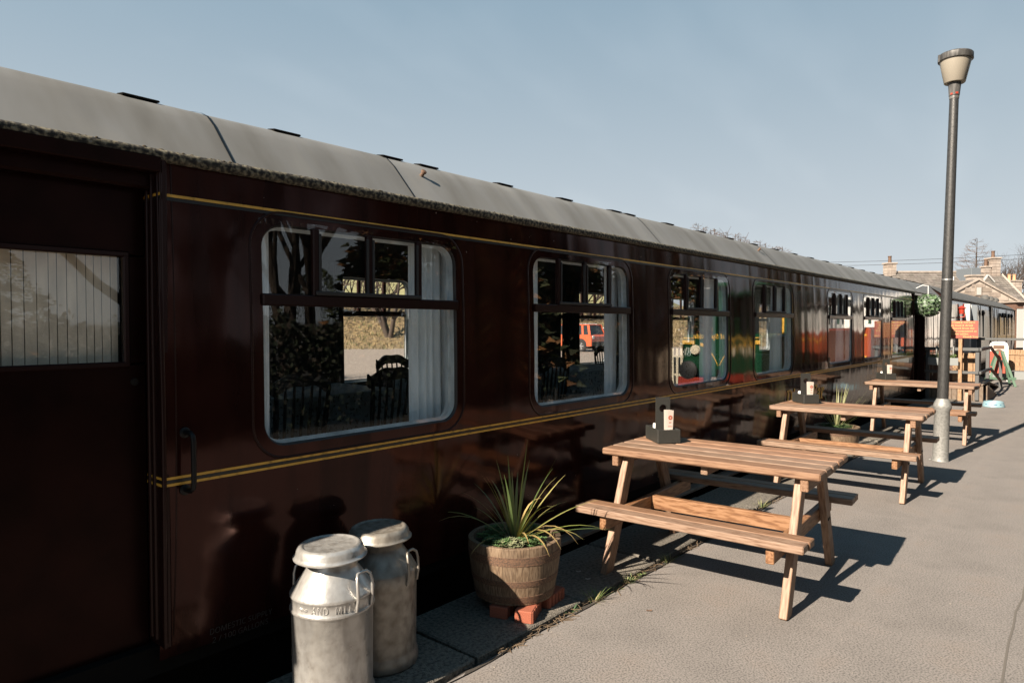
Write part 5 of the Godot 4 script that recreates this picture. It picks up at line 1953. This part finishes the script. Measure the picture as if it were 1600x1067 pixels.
func hedge(label: String, at: Vector3, length: float, h: float, n: int) -> void:
	var t := thing("hedge", label, "hedge", at)
	var b := MB.new()
	b.tinted = true
	var nz := FastNoiseLite.new()
	nz.frequency = 0.5
	for i in n:
		var z := rng.randf_range(-length * 0.5, length * 0.5)
		var top := h * (0.85 + 0.35 * nz.get_noise_1d(z * 2.0))
		var y := top * pow(rng.randf(), 0.7)
		var x := rng.randf_range(-0.7, 0.7) * (1.0 - 0.4 * y / top) + 0.25 * nz.get_noise_2d(z * 3.0, y * 3.0)
		var c := Vector3(x, y, z)
		var k := rng.randf_range(0.5, 1.5)
		b.col = Color(0.014 * k, 0.019 * k, 0.007 * k) if rng.randf() < 0.75 else Color(0.026 * k, 0.019 * k, 0.010 * k)
		var d := Vector3(rng.randfn(), rng.randfn() + 0.3, rng.randfn()).normalized() * 0.075
		var s := d.cross(Vector3(rng.randfn(), rng.randfn(), rng.randfn())).normalized() * 0.05
		b.quad(c, c + d * 0.5 + s, c + d, c + d * 0.5 - s)
	obj("foliage", b, M.needles, t)
	b = MB.new()
	for i in int(length * 2.0):
		var z := -length * 0.5 + i * 0.5
		b.tube([Vector3(0, 0, z), Vector3(rng.randf_range(-0.2, 0.2), h * 0.8, z + rng.randf_range(-0.3, 0.3))], [0.03, 0.012], 5)
	obj("stem", b, M.bark, t)


func bare_tree(label: String, at: Vector3, h: float, r: float, depth: int, group: String, forks := 1) -> Node3D:
	var t := thing("bare_tree", label, "tree", at, 0.0, group)
	var b := MB.new()
	var tw := MB.new()
	for k in forks:
		var lean := Vector3(rng.randf_range(-0.3, 0.3), 1, rng.randf_range(-0.3, 0.3)).normalized() if forks > 1 else Vector3(0.06, 1, 0.03)
		limb(b, tw, Vector3(0, -0.1, 0), lean, h * 0.4, r, depth, 0.75, 0.10)
	obj("trunk", b, M.bark, t)
	if tw.v.size():
		obj("branches", tw, M.twig, t)
	return t


func evergreen(label: String, at: Vector3, h: float, w: float, n: int, group: String, brown := false) -> Node3D:
	var t := thing("evergreen_tree", label, "tree", at, 0.0, group)
	var b := MB.new()
	b.tube([Vector3(0, -0.1, 0), Vector3(0.05, h * 0.5, 0), Vector3(0, h * 0.96, 0)], [w * 0.06, w * 0.04, 0.02], 8)
	obj("trunk", b, M.bark, t)
	b = MB.new()
	b.tinted = true
	var nz := FastNoiseLite.new()
	nz.seed = int(h * 100)
	nz.frequency = 0.35
	for i in n:
		var f := pow(rng.randf(), 0.8)
		var y := h * (0.12 + 0.86 * f)
		var a := rng.randf() * TAU
		var rad := w * 0.5 * pow(1.0 - f * 0.97, 0.75) * sqrt(rng.randf_range(0.12, 1.0)) * (1.0 + 0.5 * nz.get_noise_3d(cos(a) * 6.0, y * 2.0, sin(a) * 6.0))
		var c := Vector3(cos(a) * rad, y - rad * 0.25, sin(a) * rad)
		if nz.get_noise_3d(c.x * 3.0, c.y * 3.0, c.z * 3.0) < -0.22:
			continue
		var k := rng.randf_range(0.5, 1.4)
		b.col = Color(0.035 * k, 0.045 * k, 0.014 * k)
		if brown and rng.randf() < 0.35:
			b.col = Color(0.16 * k, 0.075 * k, 0.025 * k)
		var out := Vector3(cos(a), rng.randf_range(-0.5, 0.3), sin(a)).normalized()
		for q in 2:
			var s := out.cross(Vector3(rng.randfn(), rng.randfn(), rng.randfn())).normalized() * h * 0.0085
			b.quad(c - s, c + out * h * 0.013 - s * 0.4, c + out * h * 0.025, c + s)
	obj("crown", b, M.needles, t)
	return t


func trees() -> void:
	# beyond the platform, mirrored in the coach
	var g := "trees across the platform reflected in the coach"
	var fb := MB.new()
	var rows := []
	for i in 30:
		var z := 14.0 - i * 1.3
		var row := []
		for x in [4.9, 5.6, 8.0, 14.0, 22.0, 36.0]:
			row.append(Vector3(x + 0.3 * sin(z * 1.3), 0.006 if x < 5.5 else 0.05 + 0.03 * sin(z * 2.0 + x), z))
		rows.append(row)
	fb.grid(rows, false, true)
	struct("woodland_floor", fb, mat(lin(0.030, 0.022, 0.013), 1.0, {"tex": M.streak, "scale": Vector3(0.3, 0.3, 0.3), "world": true}))
	hedge("dark hedge under the bare trees, reflected in the first window's lower pane", Vector3(6.6, 0, -5.0), 9.0, 1.85, 11000)
	hedge("dark hedge under the evergreen, reflected in the second window's lower pane", Vector3(6.8, 0, -13.6), 7.4, 1.75, 9000)
	hedge("dark hedge behind the camera side of the platform, mirrored in the coach door", Vector3(6.6, 0, 3.8), 8.0, 2.0, 9000)
	bare_tree("big bare tree reflected in the first window's top lights, leftmost", Vector3(10.5, 0, -5.8), 11.0, 0.17, 6, g, 4)
	bare_tree("bare many-stemmed tree reflected in the middle of the first window", Vector3(12.5, 0, -9.4), 11.5, 0.13, 6, g, 4)
	bare_tree("slender bare tree reflected in the first window's right top light", Vector3(13.0, 0, -13.4), 12.0, 0.11, 6, g, 3)
	var e := evergreen("dense evergreen with rusty cones reflected in the second window", Vector3(9.8, 0, -15.6), 9.0, 5.5, 16000, g, true)
	dup(e, "evergreen_tree", Vector3(12.6, 0, -20.0), 1.0, "evergreen reflected behind the white tent, left of it", g)
	dup(e, "evergreen_tree", Vector3(11.5, 0, -27.0), 2.2, "evergreen reflected above the left slope of the white tent", g)
	dup(e, "evergreen_tree", Vector3(11.0, 0, -42.0), 3.4, "evergreen reflected behind the peak of the white tent", g)
	dup(e, "evergreen_tree", Vector3(14.0, 0, -48.0), 4.4, "evergreen reflected at the right end of the white tent", g)
	dup(e, "evergreen_tree", Vector3(8.3, 0, 4.6), 0.7, "evergreen across the platform behind the camera, farther from the coach line", g)
	dup(e, "evergreen_tree", Vector3(7.9, 0, -0.2), 1.9, "evergreen across the platform reflected in the coach's near door", g)
	dup(e, "evergreen_tree", Vector3(8.2, 0, -10.6), 2.7, "evergreen reflected in the panel between the first and second windows", g)
	var far := evergreen("tall dark conifer in the belt across the road, nearest the camera side", Vector3(32, 0, 8.0), 5.0, 6.5, 3000, g)
	var belt := ["second", "third", "fourth", "fifth", "sixth", "seventh", "eighth", "ninth"]
	for i in 8:
		dup(far, "evergreen_tree", Vector3(29.0 + rng.randf_range(-3, 3), 0, 0.5 - i * 7.5), i * 1.3, "tall dark conifer in the belt across the road, %s along" % belt[i], g)
	# behind the coach, seen through its windows
	var bt := bare_tree("forked bare tree on the bank seen through the first window", yard(35.5, 0) * 0.0 + spot(608, 52.0) + Vector3(0, 0.3, 0), 9.0, 0.22, 4, "bare trees on the bank", 4)
	var px := [470.0, 540.0, 700.0, 790.0, 905.0, 1010.0, 1120.0]
	for i in px.size():
		dup(bt, "bare_tree", spot(px[i], 56.0 + (i * 37 % 11)) + Vector3(0, 0.8, 0), i * 1.1, "bare tree on the bank seen through the coach, %s from the left" % ORD[i], "bare trees on the bank")
	dup(bt, "bare_tree", spot(78, 16.5) + Vector3(0, -2.35, 0), 0.5, "bare treetop whose twigs show over the roof at the far left", "treetops over the coach roof")
	# right: larch and round bare tree behind the houses, and larch tips over the coach roof
	var l := thing("larch_tree", "thin bare larch rising behind the stone house roof", "tree", spot(1522, 95.0))
	var b := MB.new()
	var tw := MB.new()
	b.tube([Vector3(0, 0, 0), Vector3(0.1, 6, 0), Vector3(0.25, 13.6, 0)], [0.22, 0.15, 0.03], 7)
	for i in 70:
		var y := 3.0 + i * 0.15
		var a := rng.randf() * TAU
		limb(b, tw, Vector3(0.1, y, 0), Vector3(cos(a), 0.05, sin(a)), (13.9 - y) * 0.26 + 0.4, 0.03, 2, 0.6, 0.06)
	obj("trunk", b, M.bark, l)
	obj("branches", tw, M.twig_far, l)
	var tips := [[1088, 353], [1097, 358], [1111, 361], [1118, 360], [1124, 367], [1134, 366], [1147, 368], [1158, 372], [1172, 378], [1186, 379], [1193, 384], [1206, 388], [1216, 390], [1223, 388]]
	var nth := ["leftmost", "second", "third", "fourth", "fifth", "sixth", "seventh", "eighth", "ninth", "tenth", "eleventh", "twelfth", "thirteenth", "last"]
	for i in tips.size():
		dup(l, "larch_tree", spot(tips[i][0], 110.0) + Vector3(0, 1.62 + (508.0 - tips[i][1]) * 110.0 / 1067.0 - 13.3, 0), i * 1.3, "larch tip just showing over the coach roof, %s from the left" % nth[i], "larch tips over the coach roof")
	var rt := bare_tree("round bare tree behind the cottage with the twin chimney pots", spot(1568, 100.0), 14.0, 0.3, 5, "bare trees behind the houses", 3)
	dup(rt, "bare_tree", spot(1592, 104.0), 1.3, "bare tree at the right edge behind the cottage", "bare trees behind the houses")
	dup(rt, "bare_tree", spot(1551, 108.0) + Vector3(0, -1.5, 0), 2.1, "bare tree just right of the stone house's taller chimney", "bare trees behind the houses")


# ------------------------------------------------------------------ vehicles and the world mirrored in the coach
func wheel(parent: Node3D, at: Vector3, r: float, w: float, side: float) -> void:
	var b := MB.new()
	var bs := Basis(Vector3.RIGHT, PI * 0.5 * side)
	b.lathe([Vector2(r * 0.55, -w * 0.5), Vector2(r * 0.95, -w * 0.5), Vector2(r, -w * 0.3), Vector2(r, w * 0.3), Vector2(r * 0.95, w * 0.5), Vector2(r * 0.62, w * 0.5)], 24, at, bs)
	var t := obj("wheel", b, M.tyre, parent)
	b = MB.new()
	b.lathe([Vector2(r * 0.62, w * 0.40), Vector2(r * 0.58, w * 0.48), Vector2(r * 0.5, w * 0.30), Vector2(0.0, w * 0.30)], 20, at, bs)
	for k in 5:
		var a := TAU * k / 5.0
		b.box(at + bs * Vector3(cos(a) * r * 0.3, w * 0.40, sin(a) * r * 0.3), Vector3(r * 0.52, 0.03, r * 0.15), 0.0, bs * Basis(Vector3.UP, -a))
	obj("rim", b, M.rim, t)


func car(called: String, label: String, at: Vector3, turn: float, paint: Material, tall: bool) -> void:
	# length along x (nose at -x), left side at +z
	var c := thing(called, label, "car", at, turn)
	var H := 1.66 if tall else 1.45
	var low := [Vector2(-2.1, 0.35), Vector2(-2.12, 0.75), Vector2(-1.95, 0.98), Vector2(-1.0, 1.06), Vector2(1.95, 1.05), Vector2(2.1, 0.9), Vector2(2.1, 0.35)]
	var b := MB.new()
	var rows := []
	for z in [-0.86, -0.80, 0.80, 0.86]:
		var row := []
		for p in low:
			var k := 1.0 if absf(z) < 0.82 else 0.985
			row.append(Vector3(p.x * k, 0.35 + (p.y - 0.35) * k, z))
		rows.append(row)
	b.grid(rows)
	for z in [-0.86, 0.86]:
		for i in range(1, low.size() - 1):
			b.oq(Vector3(low[0].x, low[0].y, z), Vector3(low[i].x * 0.985, low[i].y * 0.99, z), Vector3(low[i + 1].x * 0.985, low[i + 1].y * 0.99, z), Vector3(low[0].x, low[0].y, z), Vector3(0, 0.6, 0))
	obj("body", b, paint, c)
	b = MB.new()
	var x0 := -1.05
	var x1 := 1.95 if tall else 1.6
	var tf := 0.6
	var tb := 0.22 if tall else 0.75
	var q := [Vector3(x0, 1.03, 0.80), Vector3(x1, 1.03, 0.80), Vector3(x1 - tb, H - 0.06, 0.66), Vector3(x0 + tf, H - 0.06, 0.66)]
	var mz := func(v: Vector3) -> Vector3: return Vector3(v.x, v.y, -v.z)
	var qq := []
	for v in q:
		qq.append((mz as Callable).call(v))
	var ctr := Vector3(0.4, 1.2, 0)
	b.oq(q[0], q[1], q[2], q[3], ctr)
	b.oq(qq[0], qq[1], qq[2], qq[3], ctr)
	b.oq(q[0], q[3], qq[3], qq[0], ctr)
	b.oq(q[1], q[2], qq[2], qq[1], ctr)
	obj("glasshouse", b, M.car_glass, c)
	b = MB.new()
	b.box(Vector3((x0 + tf + x1 - tb) * 0.5, H - 0.03, 0), Vector3(x1 - tb - x0 - tf + 0.1, 0.07, 1.36), 0.03)
	for z in [-1.0, 1.0]:
		b.bar(Vector3(x1 - 0.04, 1.02, z * 0.80), Vector3(x1 - tb, H - 0.03, z * 0.665), 0.16, 0.05)
		b.bar(Vector3(0.45, 1.02, z * 0.81), Vector3(0.45, H - 0.04, z * 0.67), 0.09, 0.03)
		b.bar(Vector3(x0, 1.02, z * 0.80), Vector3(x0 + tf, H - 0.03, z * 0.665), 0.06, 0.05)
		if tall:
			b.bar(Vector3(1.42, 1.02, z * 0.81), Vector3(1.30, H - 0.04, z * 0.675), 0.14, 0.03)
	obj("roof", b, paint, c)
	if tall:
		for z in [-0.6, 0.6]:
			b = MB.new()
			b.tube([Vector3(-0.2, H + 0.0, z), Vector3(-0.1, H + 0.05, z), Vector3(1.4, H + 0.05, z), Vector3(1.5, H, z)], [0.02, 0.02, 0.02, 0.02], 6)
			obj("roof_rail", b, M.rim, c)
	b = MB.new()
	b.box(Vector3(2.08, 0.48, 0), Vector3(0.12, 0.26, 1.66), 0.03)
	b.box(Vector3(-2.08, 0.48, 0), Vector3(0.12, 0.26, 1.66), 0.03)
	obj("bumper", b, M.rubber, c)
	for z in [-0.66, 0.66]:
		b = MB.new()
		b.box(Vector3(2.09, 0.88, z), Vector3(0.06, 0.20, 0.22), 0.02)
		obj("tail_light", b, M.pot if tall else M.red, c)
	for x in [-1.32, 1.32]:
		for z in [-1.0, 1.0]:
			b = MB.new()
			b.lathe([Vector2(0.41, -0.02), Vector2(0.41, 0.02), Vector2(0.0, 0.02)], 20, Vector3(x, 0.40, z * 0.845), Basis(Vector3.RIGHT, PI * 0.5 * z))
			obj("wheel_arch", b, M.rubber, c)
			wheel(c, Vector3(x, 0.345, z * 0.80), 0.345, 0.20, z)


func road_train() -> void:
	var c := thing("road_train_engine", "green road-train engine with yellow trim and lettering mirrored in the third and fourth windows", "road train", Vector3(2.93, 0, -13.3))
	# front faces +z
	var b := MB.new()
	b.box(Vector3(0, 0.98, -1.0), Vector3(1.62, 0.92, 2.0), 0.06)
	obj("bonnet", b, M.green, c)
	b = MB.new()
	b.box(Vector3(0, 0.50, -1.4), Vector3(1.5, 0.18, 2.9), 0.02)
	obj("chassis", b, M.black, c)
	b = MB.new()
	b.box(Vector3(0, 0.46, 0.10), Vector3(1.66, 0.20, 0.14), 0.02)
	obj("buffer_beam", b, M.red, c)
	for x in [-0.74, 0.74]:
		b = MB.new()
		b.box(Vector3(x, 1.55, -2.2), Vector3(0.10, 1.9, 1.5), 0.03)
		obj("cab_side", b, M.green, c)
		b = MB.new()
		if x < 0:
			b.bar(Vector3(x, 0.75, -1.44), Vector3(x, 2.40, -1.44), 0.045, 0.02)
			obj("cab_stripe", b, M.yellow, c)
	b = MB.new()
	b.box(Vector3(0, 2.52, -2.15), Vector3(1.7, 0.10, 1.7), 0.03)
	obj("cab_roof", b, M.green, c)
	b = MB.new()
	b.box(Vector3(0, 1.75, -2.9), Vector3(1.44, 1.45, 0.04), 0.01)
	obj("cab_back", b, M.tent, c)
	obj("windscreen", plate_xy(-0.68, 0.68, 1.5, 2.45, -1.6), M.glass, c)
	for e in [[0.66, 0.28], [-0.66, 0.28]]:
		b = MB.new()
		b.box(Vector3(e[0], 1.275, 0.012), Vector3(e[1], 0.085, 0.03), 0.01)
		obj("yellow_bar", b, M.yellow, c)
		b = MB.new()
		b.box(Vector3(e[0] * 0.94, 1.365, 0.010), Vector3(e[1] * 1.1, 0.022, 0.024), 0.004)
		obj("yellow_line", b, M.yellow, c)
	for s in [-1.0, 1.0]:
		b = MB.new()
		var rows := []
		for i in 15:
			var f := i / 14.0
			var x: float = s * lerpf(0.40, 0.02, f)
			var y := 1.235 - 0.42 * f * f
			var w := 0.035 * (1.0 - 0.6 * f)
			rows.append([Vector3(x, y - w, 0.008), Vector3(x, y + w, 0.008)])
		b.grid(rows)
		obj("yellow_sweep", b, M.yellow, c)
		b = MB.new()
		b.lathe([Vector2(0.0, 0.0), Vector2(0.105, 0.0), Vector2(0.105, 0.05), Vector2(0.09, 0.07), Vector2(0.0, 0.08)], 20, Vector3(s * 0.50, 1.12, 0.0), Basis(Vector3.RIGHT, PI * 0.5))
		obj("headlight", b, M.cream, c)
	obj("lettering", text("Spirit of Speyside", 0.095, 0.008, true), M.yellow, c, Vector3(0.0, 1.40, 0.006))
	b = MB.new()
	b.lathe([Vector2(0.0, 0.0), Vector2(0.19, 0.0), Vector2(0.20, 0.06), Vector2(0.17, 0.08), Vector2(0.0, 0.09)], 24, Vector3(0.60, 0.70, 0.10), Basis(Vector3.RIGHT, PI * 0.5))
	obj("round_cover", b, M.rubber, c)
	b = MB.new()
	b.lathe([Vector2(0.10, 1.42), Vector2(0.085, 1.75), Vector2(0.14, 1.86), Vector2(0.10, 1.90), Vector2(0, 1.88)], 20, Vector3(0.0, 0, -0.5))
	obj("chimney", b, M.green, c)
	for x in [-0.72, 0.72]:
		for z in [-0.5, -2.2]:
			b = MB.new()
			b.lathe([Vector2(0.0, -0.1), Vector2(0.36, -0.1), Vector2(0.38, 0.0), Vector2(0.36, 0.1), Vector2(0.0, 0.12)], 24, Vector3(x, 0.38, z), Basis(Vector3.BACK, -PI * 0.5 * signf(x)))
			obj("wheel", b, M.tyre, c)
	# orange-red carriages
	var t := thing("road_train_carriage", "orange-red road-train carriage mirrored right of the fourth window, first behind the engine", "road train", Vector3(3.35, 0, -18.6), 0.0, "road train carriages mirrored in the coach")
	b = MB.new()
	b.box(Vector3(0, 1.05, -1.9), Vector3(1.7, 0.95, 3.6), 0.05)
	obj("body", b, M.train_red, t)
	b = MB.new()
	b.box(Vector3(0, 1.30, -0.09), Vector3(1.5, 0.05, 0.03), 0.006)
	b.box(Vector3(0, 0.62, -0.09), Vector3(1.5, 0.04, 0.03), 0.006)
	obj("trim", b, M.yellow, t)
	for x in [-0.8, 0.8]:
		for z in [-0.16, -1.9, -3.64]:
			b = MB.new()
			b.box(Vector3(x, 1.98, z), Vector3(0.06, 0.66, 0.06), 0.01)
			obj("roof_post", b, M.green, t)
	b = MB.new()
	b.box(Vector3(0, 2.33, -1.9), Vector3(1.8, 0.07, 3.8), 0.02)
	obj("roof", b, M.roof_far, t)
	b = MB.new()
	b.box(Vector3(0, 0.42, -1.9), Vector3(1.4, 0.14, 3.5), 0.02)
	obj("chassis", b, M.black, t)
	for x in [-0.7, 0.7]:
		for z in [-0.8, -3.0]:
			b = MB.new()
			b.lathe([Vector2(0.0, -0.1), Vector2(0.28, -0.1), Vector2(0.3, 0.0), Vector2(0.28, 0.1), Vector2(0.0, 0.12)], 20, Vector3(x, 0.30, z), Basis(Vector3.BACK, -PI * 0.5 * signf(x)))
			obj("wheel", b, M.tyre, t)
	for i in 3:
		dup(t, "road_train_carriage", [Vector3(3.30, 0, -23.4), Vector3(3.15, 0, -28.2), Vector3(3.1, 0, -33.4)][i], 0.0, "orange-red road-train carriage mirrored in the coach side, %s behind the engine" % ["second", "third", "fourth"][i])
	# marquee
	var m := thing("marquee", "white pointed marquee mirrored in the top lights of the third and fourth windows", "tent", Vector3(8.6, 0, -31.5))
	for e in [[Vector3(0, 0, 0), "roof"], [Vector3(-4.6, 0, -4.0), "roof"]]:
		b = MB.new()
		var o: Vector3 = e[0]
		var rows := []
		for k in 9:
			var f := k / 8.0
			var hh := 2.35 + 1.35 * pow(1.0 - f, 1.35)
			var row := []
			for q in 33:
				var a := TAU * q / 32.0 + PI * 0.25
				var sq := 1.0 / maxf(absf(cos(a)), absf(sin(a)))
				row.append(o + Vector3(cos(a) * sq * 3.2 * f, hh, sin(a) * sq * 3.2 * f))
			rows.append(row)
		b.grid(rows)
		obj("roof", b, M.tent, m)
		b = MB.new()
		for s in [[Vector3(-3.2, 0, 3.2), Vector3(3.2, 0, 3.2)], [Vector3(-3.2, 0, -3.2), Vector3(-3.2, 0, 3.2)]]:
			var rw := [[], []]
			for q in 41:
				var f := q / 40.0
				var p: Vector3 = s[0].lerp(s[1], f) * (1.0 - 0.012 * (sin(f * 60.0)))
				rw[0].append(o + p)
				rw[1].append(o + Vector3(p.x, 2.36, p.z))
			b.grid(rw)
		obj("side_wall", b, M.tent, m)
	# picket fence by the evergreen
	var pf := thing("picket_fence", "pale picket fence mirrored in the lower left of the third window", "fence", Vector3(4.2, 0, -17.0))
	for i in 26:
		b = MB.new()
		b.box(Vector3(0, 0.5, 0), Vector3(0.07, 1.0, 0.02), 0.004)
		obj("picket", b, M.cream, pf, Vector3(1.0 + i * 0.13, 0.02, 0))
	for y in [0.3, 0.8]:
		b = MB.new()
		b.box(Vector3(2.6, y, -0.03), Vector3(3.4, 0.06, 0.03), 0.004)
		obj("rail", b, M.cream, pf)


func plate_xy(x0: float, x1: float, y0: float, y1: float, z: float) -> MB:
	var b := MB.new()
	b.quad(Vector3(x0, y0, z), Vector3(x1, y0, z), Vector3(x1, y1, z), Vector3(x0, y1, z))
	return b


func sky_cover() -> ImageTexture:
	var im := Image.create(1024, 512, false, Image.FORMAT_RGBA8)
	var f := FastNoiseLite.new()
	f.seed = 12
	f.frequency = 1.5
	f.fractal_octaves = 6
	for y in 256:
		var el := (0.5 - (y + 0.5) / 512.0) * PI
		for x in 1024:
			var a := x / 1024.0 * TAU
			var d := Vector3(cos(a) * cos(el), sin(el), sin(a) * cos(el))
			var p := d / (d.y + 0.25)
			var v := f.get_noise_3d(p.x * 0.9, p.z * 2.2, 3.0)
			var k := clampf((v - 0.02) * 1.6, 0.0, 1.0) * smoothstep(0.0, 0.15, d.y)
			im.set_pixel(x, y, Color(1, 0.98, 0.95, k * 0.5))
	return ImageTexture.create_from_image(im)


func _ready() -> void:
	rng.seed = 20
	# camera
	var cam := Camera3D.new()
	cam.name = "camera"
	cam.fov = 53.13
	cam.near = 0.05
	cam.far = 900.0
	cam.position = Vector3(2.82, 1.62, 0)
	cam.rotation = Vector3(deg_to_rad(-1.369), deg_to_rad(40.46), 0)
	add_child(cam)
	cam.current = true
	# sky
	var sm := ProceduralSkyMaterial.new()
	sm.sky_top_color = lin(0.034, 0.082, 0.125)
	sm.sky_horizon_color = lin(0.222, 0.236, 0.244)
	sm.sky_curve = 0.30
	sm.ground_bottom_color = lin(0.03, 0.025, 0.02)
	sm.ground_horizon_color = lin(0.05, 0.045, 0.04)
	sm.sun_angle_max = 1.0
	sm.sky_cover = sky_cover()
	sm.sky_cover_modulate = Color(1, 1, 1, 0.022)
	var env := Environment.new()
	env.background_mode = Environment.BG_SKY
	env.sky = Sky.new()
	env.sky.sky_material = sm
	env.tonemap_mode = Environment.TONE_MAPPER_LINEAR
	env.tonemap_exposure = 3.2
	env.sdfgi_enabled = true
	env.ssao_enabled = true
	env.ssil_enabled = true
	var we := WorldEnvironment.new()
	we.name = "world"
	we.environment = env
	add_child(we)
	# sun
	var sun := DirectionalLight3D.new()
	sun.name = "sun"
	sun.light_energy = 1.6
	sun.light_color = Color(1.0, 0.94, 0.86)
	sun.light_angular_distance = 0.5
	sun.shadow_enabled = true
	sun.sky_mode = DirectionalLight3D.SKY_MODE_LIGHT_ONLY
	var el := deg_to_rad(34.0)
	var az := deg_to_rad(6.5)
	add_child(sun)
	sun.look_at_from_position(Vector3.ZERO, Vector3(cos(el) * sin(az), -sin(el), -cos(el) * cos(az)), Vector3.UP)
	materials()
	M.leaf_green = mat(lin(0.05, 0.09, 0.03), 0.7)
	ground()
	coach()
	second_coach()
	houses()
	trees()
	road_train()
	car("parked_car", "orange-red sports utility car parked in the yard, seen through the second window", spot(893, 43.0), 0.0, M.car_orange, true)
	car("parked_car", "white car parked behind the orange-red one, seen through the second window", spot(948, 47.0), 0.35, M.car_white, false)
	dining()
	ramp()
	lamp_post()
	tables()
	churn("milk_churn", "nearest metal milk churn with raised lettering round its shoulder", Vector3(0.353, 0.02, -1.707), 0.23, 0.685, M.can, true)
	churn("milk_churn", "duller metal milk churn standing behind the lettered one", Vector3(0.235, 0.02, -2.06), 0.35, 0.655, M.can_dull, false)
	tub("weathered half barrel planter on bricks beside the milk churns", Vector3(0.29, 0.088, -2.99), 0.3)
	tub("half barrel planter behind the middle picnic table", Vector3(0.346, 0.018, -9.28), 1.1)
	plants()
